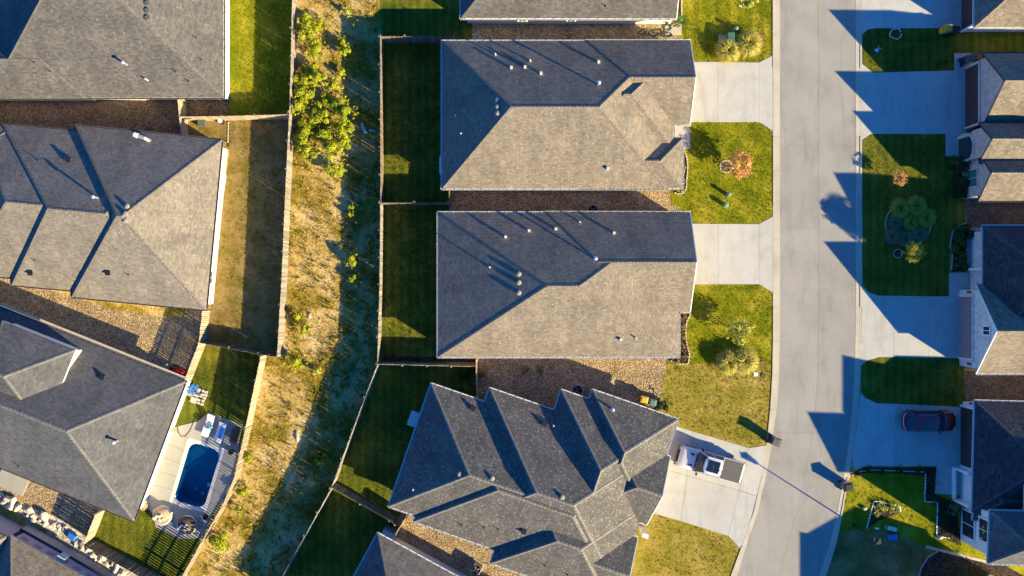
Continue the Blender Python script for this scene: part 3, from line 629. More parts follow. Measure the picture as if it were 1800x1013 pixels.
wing(h, [(1715, 834), (1711, 914), (1900, 917), (1905, 838)], [.62, .62, .62, .57], **kw)
wing(h, [(1741, 898), (1737, 991), (1950, 997), (1954, 904)], [1.1, 1.1, 1.1, 1.0], ez=5.0, **{**kw, 'sh': 'slate'})
wing(h, [P2(1746, 778), P2(1746, 960), P2(1832, 960), P2(1832, 778)], [1.35, 1.35, 1.35, 1.35], ez=4.5, raw=True, **kw)
xm = W(1712, 0, 2.7).x + .42
opening(h, (xm-.03, -10.4), (xm-.03, -15.5), 0, 2.2, 'garage', 'garage_brown', 'white_paint', nrm=(-1, 0))
lantern(h, xm, -9.9, 1.9, (-1, 0)); lantern(h, xm, -16.0, 1.9, (-1, 0))
x3 = W(1739, 0, 5.0).x + .42 - .06
opening(h, (x3, -19.2), (x3, -21.6), .4, 2.3, 'window', 'window_glass', 'white_paint', nrm=(-1, 0), cols=2); opening(h, (x3, -19.2), (x3, -21.2), 3.0, 4.6, 'window', 'window_glass', 'white_paint', nrm=(-1, 0))
b = MB()
for ya, yb in ((821, 823), (877, 879)): a, c = W(1674, ya), W(1716, yb); b.box((a+c)/2 + Vector((0, 0, 1.25)), ((c-a).length, .18, 2.5))
a = W(1674, 849); b.box(a + Vector((0, 0, .25)), (.14, 2.7, .5)); b.build('porch_wall', 'white_paint', h)
h = hs('house', 'hip-roofed house just past the bottom right edge, seen only by its shadow', 1800, 1150)
wing(h, [P2(1736, 1002), P2(1802, 1120), P2(1708, 1173), P2(1642, 1055)], ['g', 1.1, 'g', 1.1], raw=True, sh='slate', wall='stucco_white', gut='gutter_white')
wing(h, [P2(1612, 1044), P2(1612, 1400), P2(1737, 1400), P2(1737, 1044)], [1.2, 1.2, 1.2, 1.2], raw=True, sh='slate', wall='stucco_white', gut='gutter_white')
# ------------------------------------------------------------------ unfinished house: foundation and printed wrap
e1w = Vector((.872, -.489, 0)); nw = Vector((.489, .872, 0)); q0 = W(24, 944, 3.0) - nw*.22
rzD = math.atan2(e1w.y, e1w.x); c = q0 + e1w*4.1; c.z = 0
MB().box(c + nw*.05 + Vector((0, 0, .62)), (9.2, .16, 1.24), rzD).build('foundation', 'foundation_grey' if 'foundation_grey' in M else plain('foundation_grey', (.38, .35, .36), .9), HD)
MB().box(c + nw*.09 + Vector((0, 0, 1.26)), (9.2, .22, .04), rzD).build('sill_ledge', 'dark_trim', HD)
for k, s_ in enumerate((.55, 1.85, 3.1, 4.4, 5.7, 6.95, 8.1)):
    o = MB().box(q0 + e1w*s_ + nw*.012 - Vector((0, 0, .95)), (.62, .02, .42), rzD).build('printed_mark', 'red_print', HD)
    MB().box(q0 + e1w*(s_-.02) + nw*.024 - Vector((0, 0, .95)), (.48, .01, .28), rzD).build('mark_field', 'house_wrap', o)
    for d_ in (-.14, 0, .14): MB().box(q0 + e1w*(s_+d_-.02) + nw*.031 - Vector((0, 0, .95)), (.045 if d_ else .1, .01, .2), rzD).build('mark_letter', 'red_print', o)
MB().box(q0 + e1w*4.15 + nw*.2 - Vector((0, 0, 1.0)), (.7, .35, .9), rzD).build('meter_box', 'gutter_white', HD)
# ------------------------------------------------------------------ fences
def board_mesh(h, bw, mat):
    b = MB(); x = bw/2; e = .03; prof = [(-x, 0), (x, 0), (x, h-e), (x-e, h), (-x+e, h), (-x, h-e)]; n = 6
    b.v = [(p, -.01, z) for p, z in prof] + [(p, .01, z) for p, z in prof]
    b.f = [tuple(range(n)), tuple(range(2*n-1, n-1, -1))] + [(k+n, (k+1) % n+n, (k+1) % n, k) for k in range(n)]
    return b.mesh('board', mat)
def fence(label, pts, h=1.8, bw=.14, gap=.006, mat='fence_grey', side=1, leak=.1, name='wood_fence', pmat='fence_post', pw=.09):
    pts = [W(*p) for p in pts]; root = thing(name, label, 'fence', tuple(pts[0]), world=True)
    me = board_mesh(h, bw, mat); pm = MB().box((0, 0, (h-.06)/2), (pw, pw, h-.06)).box((0, 0, h-.05), (pw+.02, pw+.02, .02)).mesh('post', pmat)
    for a, b in zip(pts, pts[1:]):
        u = (b-a).normalized(); n = Vector((-u.y, u.x, 0))*side; ln = (b-a).length; rz = math.atan2(u.y, u.x); s = bw/2
        while s < ln:
            o = bpy.data.objects.new('board', me); o.location = a + u*s + n*random.uniform(-.004, .004); o.rotation_euler = (random.gauss(0, .006), random.gauss(0, .004), rz + random.gauss(0, .02)); o.scale = (1, 1, random.uniform(.985, 1.01))
            link(o, root); s += bw + gap + (random.uniform(.012, .03) if random.random() < leak else 0)
        m = max(1, round(ln/2.4))
        for k in range(m+1):
            o = bpy.data.objects.new('post', pm); o.location = a + u*(ln*k/m) + n*.1; o.rotation_euler = (0, 0, rz); link(o, root)
        for z in (.3, h*.55, h-.25): MB().box((a+b)/2 + n*.04 + Vector((0, 0, z)), (ln, .045, .09), rz).build('rail', mat, root)
    return root
fence('long weathered grey fence beside the shrubs, upper run behind the bright lawn', [(524, -40), (521, 110), (518.5, 203)], mat='fence_grey', side=-1)
fence('long weathered grey fence beside the dry strip, lower run behind the parched yard', [(518, 206), (511, 350), (505, 490), (497, 625)], mat='fence_grey', side=-1, leak=.05, gap=.001)
fence('low-lit fence crossing between the bright lawn and the parched yard', [(329, 213), (400, 212), (516, 209)], mat='fence_tan', side=1)
fence('short gate fence joining two house corners at the top left', [(327, 180), (329, 212), (333, 244)], mat='fence_tan', side=1)
fence('sunlit pale fence between the gravel and the pool house lawn', [(369, 546), (363, 601), (337, 668)], mat='fence_tan', side=-1, leak=.5, gap=.028)
fence('fence closing the lower end of the parched yard', [(363, 600), (464, 620), (497, 625)], mat='fence_brown', side=1)
fence('tan board fence along the upper pool house lawn', [(469, 624), (443, 747)], bw=.14, gap=.004, mat='fence_tan', side=-1, leak=.22)
fence('pale open picket fence bending round the pool patio', [(443, 749), (423, 834), (404, 878), (329, 1010), (318, 1035)], bw=.13, gap=.085, mat='fence_tan', side=-1, leak=.2, name='picket_fence')
fence('brown fence below the pool lawn, sunlit rail on top', [(164, 947), (268, 1005), (330, 1035)], mat='fence_brown', side=-1)
fence('short tan fence between the pool house corner and the boulders', [(185, 896), (165, 947)], mat='fence_tan', side=-1, leak=.4)
fence('grey fence round the shaded yard of the upper tan house', [(800, 75), (674, 75), (674.5, 359)], mat='fence_brown', side=-1)
fence('fence dividing the shaded yards of the two tan houses', [(675, 360.5), (790, 360.5)], mat='fence_brown', side=1)
fence('short fence across the gap between the two tan houses', [(792, 334), (792, 372)], mat='fence_brown', side=1)
fence('grey fence along the back and foot of the lower tan house yard', [(674.5, 361), (673, 500), (669, 637), (838, 641)], mat='fence_grey', side=-1)
fence('thin fence panel edging the gravel above the speckled house', [(838.5, 629), (838.5, 696)], mat='fence_tan', side=1)
fence('slanting fence behind the dark yard of the speckled house', [(669, 639), (627, 750), (590, 850)], mat='fence_grey', side=-1)
fence('brown fence dividing the two dark yards at the bottom', [(590, 848), (690, 905), (700, 912)], mat='fence_brown', side=-1)
fence('slanting fence behind the darkest yard at the bottom edge', [(589, 852), (500, 1013), (485, 1040)], mat='fence_grey', side=-1)
fence('short gate fence between the speckled house and the bottom house', [(716, 903), (699, 930)], mat='fence_tan', side=1)
# ------------------------------------------------------------------ pool and patio
pool = thing('swimming_pool', 'dark blue rounded swimming pool with pale coping', 'pool', tuple(W(346, 836)), world=True)
qq = [W(*p) for p in POOLQ]; cc = sum(qq, Vector())/4; ax = ((qq[1]-qq[0]) + (qq[2]-qq[3])).normalized(); ay = Vector((-ax.y, ax.x, 0))
A = (qq[1]-qq[0]).length/2; B = (qq[2]-qq[1]).length/2; ia, ib, rr = A-.26, B-.26, .75; inner = []
for cx, cy, a0 in ((1, 1, 0), (-1, 1, 90), (-1, -1, 180), (1, -1, 270)):
    for k in range(9):
        t = R(a0 + k*90/8); inner.append((cx*(ia-rr) + rr*math.cos(t), cy*(ib-rr) + rr*math.sin(t)))
lw = lambda p, z: (cc + ax*p[0] + ay*p[1] + Vector((0, 0, z)))
outer = [(x*min((A+.02)/max(abs(x), 1e-6), (B+.02)/max(abs(y), 1e-6)), y*min((A+.02)/max(abs(x), 1e-6), (B+.02)/max(abs(y), 1e-6))) for x, y in inner]
fz = lambda p: -.32 - 1.35*(ib - p[1])/(2*ib)       # sloping floor, shallow at the upper end
cp, bs = MB(), MB(); n = len(inner)
for k in range(n):
    j = (k+1) % n; cp.poly([lw(inner[k], .055), lw(inner[j], .055), lw(outer[j], .045), lw(outer[k], .045)][::-1]); cp.poly([lw(inner[k], .055), lw(inner[j], .055), lw(inner[j], -.1), lw(inner[k], -.1)])
    bs.poly([lw(inner[k], -.1), lw(inner[j], -.1), lw(inner[j], fz(inner[j])), lw(inner[k], fz(inner[k]))])
bs.poly([lw(p, fz(p)) for p in inner]); cp.build('coping', 'coping', pool); ba = bs.build('basin', 'pool_tile', pool)
wa = MB(); wa.poly([lw(p, -.07) for p in inner]); wa.build('water', 'pool_water', pool)
for p in ((-.2, -1.6), (.5, -1.9)): MB().lathe([(.13, .0), (.13, .04), (.02, .05)], lw(p, fz(p)), 12).build('drain_cover', 'gutter_white', ba)
MB().box(lw((1.15, -.6), -.35), (.3, .3, .2)).build('skimmer', 'white_paint', pool)
WL = lambda t: (302 + (250-302)*t, 752 + (876-752)*t); PL_ = lambda t: (331 + (298-331)*t, 770 + (883-770)*t)
pol = [[WL(k/5), PL_(k/5), PL_((k+1)/5), WL((k+1)/5)] for k in range(5)]
pol += [[(302, 752), (347, 741), (368, 725), (363, 779), (331, 770)], [(368, 725), (427, 747), (421, 775), (395, 789), (363, 779)],
    [(395, 789), (421, 775), (418, 800), (412, 828), (384, 828)], [(384, 828), (412, 828), (404, 856), (388, 884), (367, 884)],
    [(367, 884), (388, 884), (370, 915), (353, 947), (316, 947), (340, 895), (362, 902)], [(250, 876), (298, 883), (340, 895), (316, 947), (274, 927), (269, 905)]]
slabs('pool_patio', pol, 'patio_concrete', .045)
# ------------------------------------------------------------------ vegetation
def leaves(mb, c, r, n, size, up=.35, flat=1.0):
    for _ in range(n):
        while True:
            d = Vector((random.uniform(-1, 1), random.uniform(-1, 1), random.uniform(-1, 1)))
            if .12 < d.length < 1: break
        d *= (d.length**-.45); p = c + Vector((d.x*r, d.y*r, d.z*r*flat)); s = size*random.uniform(.6, 1.3)
        nn = (d + Vector((random.gauss(0, .5), random.gauss(0, .5), random.gauss(0, .5) + up))).normalized(); a = nn.orthogonal().normalized(); a.rotate(Matrix.Rotation(random.uniform(0, 6.3), 3, nn)); b = nn.cross(a)
        mb.poly([p - a*s, p + b*s*.45 - nn*s*.15, p + a*s, p - b*s*.45 - nn*s*.15])
def shrub(px, py, r, h, label, mat='leaf_bright', cat='shrub', group=None, name='shrub', n=None, size=.1, clumps=7):
    loc = W(px, py); o = thing(name, label, cat, tuple(loc), group=group); cr = MB(); st = MB(); n = n or int(750*r*r + 300)
    for k in range(clumps):
        a = random.uniform(0, 6.28); d = r*random.uniform(.05, .78) if k else 0; hh = h*random.uniform(.5, .86) if k else h*.85; rr = r*random.uniform(.26, .46)
        c = Vector((math.cos(a)*d, math.sin(a)*d, max(hh, rr*.8))); leaves(cr, c, rr, n//clumps, size, flat=random.uniform(.7, 1.0)); st.tube([(random.uniform(-.06, .06), random.uniform(-.06, .06), -.05), c*.55, c], .03, 5, .008)
    for _ in range(int(r*26)):
        a = random.uniform(0, 6.28); d = r*random.uniform(.6, 1.15); leaves(cr, Vector((math.cos(a)*d, math.sin(a)*d, h*random.uniform(.2, .75))), .14, 5, size)
    cr.build('crown', mat, o); st.build('stem', 'bark', o); return o
def grass_clump(px, py, r, h, label, mat='leaf_plume', n=1500, cat='ornamental grass', name='ornamental_grass', group=None, plumes=60):
    o = thing(name, label, cat, tuple(W(px, py)), group=group); b = MB(); pl = MB()
    for k in range(n + plumes):
        a = random.uniform(0, 6.28); rr = r*random.uniform(.15, 1) if k < n else r*random.uniform(.1, .85); hh = h*random.uniform(.6, 1) * (1 if k < n else 1.15); d = Vector((math.cos(a), math.sin(a), 0)); s = Vector((-d.y, d.x, 0)); o0 = d*random.uniform(0, r*.25); w_ = .036
        p1 = o0 + d*rr*.4 + Vector((0, 0, hh*.75)); p2 = o0 + d*rr + Vector((0, 0, hh*(.95 - .55*(rr/r)**2)))
        b.poly([o0 - s*w_, o0 + s*w_, p1 + s*w_, p1 - s*w_]); b.poly([p1 - s*w_, p1 + s*w_, p2])
        if k >= n: leaves(pl, p2, .09, 5, .06)
    b.build('blades', mat, o)
    if pl.f: pl.build('plume', 'leaf_plume', o)
    return o
def tree(px, py, cx, cy, r, hc, label, mat, name='young_tree', n=1150, size=.1, flat=.75):
    loc = W(px, py); c = W(cx, cy) - loc; c.z = hc; o = thing(name, label, 'tree', tuple(loc)); t = MB(); cr = MB()
    t.tube([(0, 0, -.05), c*.35, c*.7, c], .045, 7, .02)
    for k in range(9):
        a = k*2.4; d = r*(.25 + .5*random.random()); q = c + Vector((math.cos(a)*d, math.sin(a)*d, random.uniform(-.45, .5)*r*flat)); t.tube([c*.6, c*.6 + (q-c*.6)*.5 + Vector((0, 0, .06)), q], .018, 5, .006); leaves(cr, q, r*.36, n//9, size, flat=.85)
    for k in range(60):
        a = random.uniform(0, 6.28); d = r*random.uniform(.5, 1.1); leaves(cr, c + Vector((math.cos(a)*d, math.sin(a)*d, random.uniform(-.4, .4)*r)), .12, 7, size)
    t.build('trunk', 'bark', o); cr.build('crown', mat, o); return o
big = [(541, 47, 1.05), (551, 64, 1.1), (561, 93, 1.15), (547, 127, 1.0), (541, 147, 1.1), (566, 142, .9), (536, 168, 1.1), (577, 184, 1.2), (596, 190, 1.1), (611, 200, 1.05), (531, 193, .9), (537, 221, 1.2),
    (569, 214, 1.1), (574, 240, 1.2), (605, 234, 1.15), (538, 246, 1.1), (547, 268, 1.0), (588, 266, 1.2), (594, 298, 1.05), (607, 255, .95)]
ordn = ['first', 'second', 'third', 'fourth', 'fifth', 'sixth', 'seventh', 'eighth', 'ninth', 'tenth', 'eleventh', 'twelfth', 'thirteenth', 'fourteenth', 'fifteenth', 'sixteenth', 'seventeenth', 'eighteenth', 'nineteenth', 'twentieth', 'twenty-first', 'twenty-second', 'twenty-third', 'twenty-fourth', 'twenty-fifth', 'twenty-sixth', 'twenty-seventh', 'twenty-eighth']
big.sort(key=lambda q: q[1]); fen = [q for q in big if q[0] < 560]; gul = [q for q in big if q[0] >= 560]
for lst, lab in ((fen, 'yellow-green thicket shrub from the top, on the side touching the grey fence'), (gul, 'yellow-green thicket shrub from the top, on the side away from the fence')):
    for k, (x_, y_, r_) in enumerate(lst): shrub(x_, y_, r_*.9, random.uniform(1.2, 2.1), ordn[k] + ' ' + lab, group='thicket shrubs')
for x_, y_, r_, l_ in ((565, 46, .6, 'small green shrub right of the uppermost thicket clump'), (606, 78, .55, 'small shrub on bare straw right of the thicket top'), (610, 93, .6, 'small bright shrub at the shadow edge near the top'),
    (601, 132, .45, 'sparse little shrub with long shadow on the straw'), (590, 155, .75, 'bright shrub on the right side of the thicket middle'), (621, 455, .75, 'lone bright sapling shrub at the shadow edge of the strip'), (625, 488, .45, 'tiny bright shrub below the lone sapling shrub'),
    (617, 378, .4, 'low bright shrub at the shadow edge, lower of a pair'), (622, 365, .4, 'low bright shrub at the shadow edge, upper of a pair'), (525, 556, .55, 'small upright shrub casting a shadow near the fence end'), (537, 579, .6, 'yellow-green shrub beside white stones near the fence end'), (526, 633, .95, 'round bright shrub just below the long fence end'),
    (391, 944, 1.15, 'bushy bright shrub outside the picket fence near the pool'), (424, 894, .5, 'small lime shrub in the shaded strip near the pool fence'), (563, 813, .35, 'tiny lime shrub in the shaded gully'), (558, 653, .35, 'tiny lime shrub in shade below the round shrub'), (612, 24, .45, 'small lime shrub in shade at the very top of the gully'), (625, 47, .35, 'smallest lime shrub in shade near the top of the gully'), (442, 800, .5, 'scrubby shrub outside the pool fence corner'), (430, 862, .6, 'leafy weed shrub against the lower pool fence')):
    shrub(x_, y_, r_, r_*1.25 + .2, l_, 'leaf_lime' if 'lime' in l_ else 'leaf_bright', clumps=5)
random.seed(11)
def tufts(name, polys, dens, mat, h=(.1, .35), label=None, blades=6, spread=.12, w_=.022):
    b = MB()
    for pl in polys:
        xs = [p[0] for p in pl]; ys = [p[1] for p in pl]; area = abs(sum(pl[k][0]*pl[(k+1) % len(pl)][1] - pl[(k+1) % len(pl)][0]*pl[k][1] for k in range(len(pl))))/800.0
        for _ in range(int(area*dens*2)):
            x, y = random.uniform(min(xs), max(xs)), random.uniform(min(ys), max(ys)); ins = False; j = len(pl)-1
            for i in range(len(pl)):
                if (pl[i][1] > y) != (pl[j][1] > y) and x < (pl[j][0]-pl[i][0])*(y-pl[i][1])/(pl[j][1]-pl[i][1]) + pl[i][0]: ins = not ins
                j = i
            if not ins: continue
            c = W(x, y); hh = random.uniform(*h)*random.choice((.5, .8, 1, 1, 1.4))
            for k in range(blades):
                a = random.uniform(0, 6.28); d = Vector((math.cos(a), math.sin(a), 0)); s = Vector((-d.y, d.x, 0))*w_*random.uniform(.7, 1.6); q = c + d*random.uniform(0, spread)
                b.poly([q - s, q + s, q + d*hh*random.uniform(.3, .9) + Vector((0, 0, hh))])
    o = b.build(name, mat); tag(o, label, 'grass', kind='stuff'); return o
strip = [(527, 0), (668, 0), (668, 60), (666, 640), (625, 750), (585, 852), (495, 1013), (335, 1013), (415, 890), (430, 840), (450, 750), (475, 630), (500, 626), (508, 490), (521, 220)]
tufts('dry_grass', [strip], 5, 'dry_grass', (.1, .34), 'dry straw grass covering the wild strip between the fences')
tufts('green_weeds', [strip], 1.4, 'leaf_weed', (.12, .4), 'green weeds scattered through the wild strip', 8, .16, .035)
tufts('gully_weeds', [[(612, 300), (664, 300), (660, 640), (600, 700), (560, 640), (605, 560)], [(560, 640), (655, 650), (590, 845), (480, 1013), (380, 1013), (520, 850)]], 2.5, 'leaf_weed', (.15, .45), 'rank green weeds filling the shaded gully', 8, .2, .04)
tufts('yard_grass', [[(408, 212), (515, 213), (495, 618), (380, 598), (384, 540)]], 5, 'leaf_weed', (.05, .14), 'parched patchy grass inside the fenced side yard', 6, .12)
tufts('gravel_weeds', [[(30, 508), (130, 527), (290, 545), (285, 575), (200, 560), (60, 530)]], 5, 'dry_grass', (.05, .2), 'straw-coloured weeds on the gravel below the turned house', 6, .14)
LAWNS = [[(403, 0), (520, 0), (519, 205), (403, 205)], [(366, 604), (465, 624), (442, 745), (368, 725), (335, 690)], [(185, 898), (262, 890), (274, 927), (345, 950), (325, 1010), (262, 1010), (164, 950)], [(1197, 0), (1358, 0), (1358, 97), (1335, 109), (1207, 109)],
    [(1200, 216), (1335, 215), (1358, 231), (1358, 379), (1334, 393), (1200, 393)], [(1200, 502), (1335, 501), (1358, 515), (1357, 640), (1175, 640), (1205, 560)], [(1518, 246), (1660, 238), (1660, 276), (1665, 510), (1530, 510)], [(1490, 850), (1520, 824), (1640, 824), (1645, 865), (1720, 975), (1640, 966), (1560, 935), (1477, 938)]]
tufts('lawn_grass', LAWNS, 22, 'leaf_lawn' if 'leaf_lawn' in M else leafm('leaf_lawn', [(.13, .16, .008), (.23, .235, .014), (.37, .32, .04)], 1.2), (.035, .075), 'short mown green lawn grass', 5, .1, .03)
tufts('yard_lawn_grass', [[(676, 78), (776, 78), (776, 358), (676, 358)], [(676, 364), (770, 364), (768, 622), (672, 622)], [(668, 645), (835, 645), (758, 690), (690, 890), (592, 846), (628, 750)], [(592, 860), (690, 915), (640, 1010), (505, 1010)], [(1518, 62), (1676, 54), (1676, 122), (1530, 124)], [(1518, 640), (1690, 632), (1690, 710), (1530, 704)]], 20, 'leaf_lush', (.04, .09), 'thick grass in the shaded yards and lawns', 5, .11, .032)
tufts('dry_lawn_grass', [[(1172, 640), (1356, 640), (1350, 778), (1316, 785), (1165, 738)], [(1158, 906), (1279, 944), (1299, 968), (1284, 1010), (1122, 1010)]], 22, 'leaf_drylawn' if 'leaf_drylawn' in M else leafm('leaf_drylawn', [(.2, .18, .018), (.34, .27, .045), (.5, .37, .11)], 1.2), (.035, .08), 'dry yellowing lawn grass either side of the pickup driveway', 5, .1, .03)
tree(1274, 293, 1293, 294, 1.1, 1.5, 'small orange-leaved tree in a stone ring on the front lawn', 'leaf_orange')
tree(1274, 572, 1292, 580, 1.15, 1.5, 'small pale yellow-green tree on the lower front lawn', 'leaf_lime')
tree(1577, 446, 1581, 446, .85, 2.7, 'small bright yellow tree in the shaded lawn with a round ring', 'leaf_yellow')
tree(1563, 318, 1569, 318, .55, 1.3, 'tiny orange sapling in the shaded lawn across the street', 'leaf_orange', n=200, size=.07)
tree(1304, 8, 1310, 4, .8, 1.2, 'lime-leaved young tree cut by the top edge', 'leaf_lime')
t_ = shrub(1186, 38, .8, 1.3, 'dark leafy bush at the corner of the top house', 'leaf_green', 'bush', name='bush', size=.13)
shrub(1672, 292, .85, 1.5, 'dark evergreen bush by the gabled brick house, upper', 'leaf_dark', 'bush', name='bush'); shrub(1678, 322, .95, 1.6, 'dark evergreen bush by the gabled brick house, middle', 'leaf_dark', 'bush', name='bush'); shrub(1682, 343, .7, 1.1, 'dark evergreen bush by the gabled brick house, lower', 'leaf_dark', 'bush', name='bush')
grass_clump(1277, 92, 1.15, 1.2, 'pale plumed ornamental grass below the green transformer box, left clump'); grass_clump(1312, 80, 1.25, 1.3, 'pale plumed ornamental grass beside round copper lids at the top, right clump')
grass_clump(1278, 636, 1.15, 1.2, 'pale plumed ornamental grass on the lower lawn, left clump'); grass_clump(1306, 633, 1.25, 1.3, 'pale plumed ornamental grass on the lower lawn next to copper lid, right clump')
grass_clump(1578, 367, .95, 1.0, 'olive ornamental grass in the shaded bed, left clump', 'leaf_olive', plumes=0); grass_clump(1606, 363, .95, 1.0, 'olive ornamental grass in the shaded bed, middle clump', 'leaf_olive', plumes=0); grass_clump(1624, 384, .9, .9, 'olive ornamental grass in the shaded bed, right clump', 'leaf_olive', plumes=0)
grass_clump(1566, 416, .75, .6, 'blue-green spiky plant in the shaded bed, left', 'leaf_bluegreen', cat='plant', name='spiky_plant', plumes=0); grass_clump(1590, 420, .75, .6, 'blue-green spiky plant in the shaded bed, middle', 'leaf_bluegreen', cat='plant', name='spiky_plant', plumes=0); grass_clump(1614, 412, .75, .6, 'blue-green spiky plant in the shaded bed, right', 'leaf_bluegreen', cat='plant', name='spiky_plant', plumes=0)
grass_clump(1598, 392, .7, .7, 'olive tuft in the middle of the island bed', 'leaf_olive', plumes=0); grass_clump(1572, 392, .6, .5, 'low dusky tuft at the street side of the island bed', 'leaf_bluegreen', cat='plant', name='spiky_plant', plumes=0)
# planted beds with stone edging
def bed(name, pts, label, edge=None, emat='edging_stone', mat='mulch', step=.27, sz=(.24, .11, .075)):
    sheet(name, pts, .022, mat)
    if edge:
        o = thing('bed_edging', label, 'edging', tuple(W(*edge[0])), world=True); P_ = resample(edge, step); me = bevel_mesh = None
        me = MB().box((0, 0, sz[2]/2), sz, 0, .85).mesh('edging_block', emat)
        for a, b in zip(P_, P_[1:]):
            e = bpy.data.objects.new('edging_block', me); e.location = (a+b)/2; e.rotation_euler = (0, 0, math.atan2((b-a).y, (b-a).x) + random.gauss(0, .1)); e.scale = (1, random.uniform(.8, 1.2), random.uniform(.8, 1.2)); link(e, o)
def arc(c, r, a0, a1, n=12, sy=1.0): return [(c[0] + r*math.cos(R(a0+(a1-a0)*k/n)), c[1] + sy*r*math.sin(R(a0+(a1-a0)*k/n))) for k in range(n+1)]
E_ = [(1201, 263), (1207, 275), (1209, 292), (1207, 318), (1207, 330), (1200, 341), (1188, 341), (1182, 336)]
bed('flower_bed', E_ + [(1182, 300), (1192, 262)], 'curved pale stone edging beside the upper tan house', E_)
E_ = [(1214, 552), (1207, 566), (1205, 586), (1207, 606), (1212, 622), (1210, 640), (1190, 640), (1174, 632)]
bed('flower_bed', E_ + [(1180, 600), (1192, 552)], 'curved pale stone edging beside the lower tan house', E_)
E_ = arc((1276, 293), 11, 60, 300); bed('tree_ring', arc((1276, 293), 11, 0, 360), 'ring of stones round the orange tree', arc((1276, 293), 11, 0, 360), mat='gravel_brown')
bed('tree_ring', arc((1578, 446), 8, 0, 360), 'dark scalloped ring round the yellow tree', arc((1578, 446), 8, 0, 360), 'grey_slab')
bed('island_bed', arc((1596, 394), 40, 0, 360, 24, .95), 'pale edging of the island bed in the shaded lawn', arc((1596, 394), 40, -10, 350, 30, .95), mat='gravel_brown')
E_ = [(1697, 393), (1682, 397), (1674, 408), (1670, 430), (1674, 450), (1672, 478)]
bed('porch_bed', E_ + [(1700, 478), (1698, 440), (1712, 412), (1706, 398)], 'thin edging of the leafy bed near the white brick house', E_)
bed('hedge_bed', [(1497, 836), (1506, 828), (1520, 822), (1646, 822), (1646, 834), (1630, 836), (1560, 832), (1520, 832)], 'pale scalloped edging below the car driveway', [(1497, 836), (1512, 829), (1535, 826), (1580, 828), (1630, 830)], 'stone_white')
bed('corner_bed', [(1627, 830), (1646, 834), (1642, 868), (1680, 885), (1690, 960), (1648, 942), (1648, 884), (1624, 882)], 'pale scalloped edging with square corners by the tall bay', [(1627, 832), (1625, 882), (1648, 883), (1646, 942), (1672, 947)], 'white_paint')
bed('small_bed', [(1536, 880), (1582, 890), (1580, 902), (1545, 915), (1524, 930)], 'pale scalloped edging of the small bed by the street', [(1583, 900), (1582, 890), (1536, 880), (1523, 930)], 'white_paint')
bed('dark_bed', [(1622, 985), (1650, 968), (1760, 990), (1800, 1013), (1800, 1040), (1612, 1040)], 'dark rim of the mulched bed at the bottom right', [(1612, 1030), (1618, 1000), (1630, 980), (1650, 968)], 'grey_slab')
bed('yard_bed', [(676, 626), (838, 629), (838, 637), (674, 634)], '', None)
bed('door_bed', [(1189, 0), (1198, 0), (1198, 40), (1190, 40)], 'stone edging by the top house wall', [(1198, -5), (1198, 42)])
k = 0
def plants(lst, mat, lab, r=.3, h=.35, size=.07):
    for x_, y_, l_ in lst: shrub(x_, y_, r*random.uniform(.8, 1.25), h*random.uniform(.8, 1.2), l_ + lab, mat, 'plant', name='bed_plant', n=150, size=size, clumps=4)
plants([(1196, 280, 'uppermost '), (1200, 300, 'second '), (1198, 318, 'third '), (1194, 333, 'lowest ')], 'leaf_lime', 'low plant in the curved bed by the upper tan house')
plants([(1201, 558, 'uppermost '), (1198, 574, 'second '), (1199, 592, 'third '), (1201, 608, 'fourth '), (1203, 626, 'fifth '), (1190, 634, 'lowest ')], 'flower_mix', 'flowering plant in the curved bed by the lower tan house')
plants([(1684, 402, 'uppermost '), (1690, 413, 'second '), (1678, 420, 'third '), (1688, 428, 'fourth '), (1679, 437, 'fifth '), (1690, 450, 'sixth '), (1684, 462, 'seventh '), (1693, 470, 'lowest ')], 'leaf_green', 'broad-leaved plant in the bed by the white brick house', .4, .4, .16)
shrub(1700, 411, .5, .7, 'dark fern-like bush at the walk of the white brick house', 'leaf_dark', 'bush', name='bush')
plants([(1505, 832, 'leftmost '), (1525, 826, 'second '), (1550, 826, 'third '), (1580, 826, 'fourth '), (1610, 828, 'fifth '), (1636, 830, 'rightmost ')], 'leaf_dark', 'dark plant in the hedge bed below the car driveway', .38, .4)
plants([(1636, 850, 'uppermost '), (1638, 872, 'second '), (1660, 898, 'third '), (1657, 920, 'fourth '), (1668, 935, 'fifth ')], 'leaf_dark', 'rounded bush in the bed by the tall bay', .55, .6)
shrub(1672, 892, .6, .8, 'white-flecked flowering bush beside the tall bay window', 'leaf_bluegreen', 'bush', name='bush')
plants([(1545, 890, 'leftmost '), (1556, 894, 'second '), (1566, 892, 'third '), (1575, 896, 'rightmost '), (1538, 905, 'lowest ')], 'leaf_lime', 'pale plant in the white-edged bed by the street', .42, .4)
plants([(1662, 985, 'left '), (1688, 996, 'right '), (1720, 1002, 'far right ')], 'leaf_dark', 'evergreen in the dark bed at the bottom right', .8, .8)
plants([(846, 655, 'left '), (925, 648, 'middle '), (950, 650, 'right ')], 'leaf_weed', 'weed clump growing in the gravel above the speckled house', .35, .25)
plants([(765, 430, 'upper '), (762, 458, 'lower ')], 'flower_mix', 'garden plant against the shallow-sloped tan house wall', .4, .5)
plants([(815, 660, 'left '), (800, 690, 'right ')], 'leaf_dark', 'plant in the dark corner above the speckled house', .5, .5)
shrub(1160, 712, .9, .7, 'dark spreading bush at the corner of the speckled house', 'leaf_dark', 'bush', name='bush')
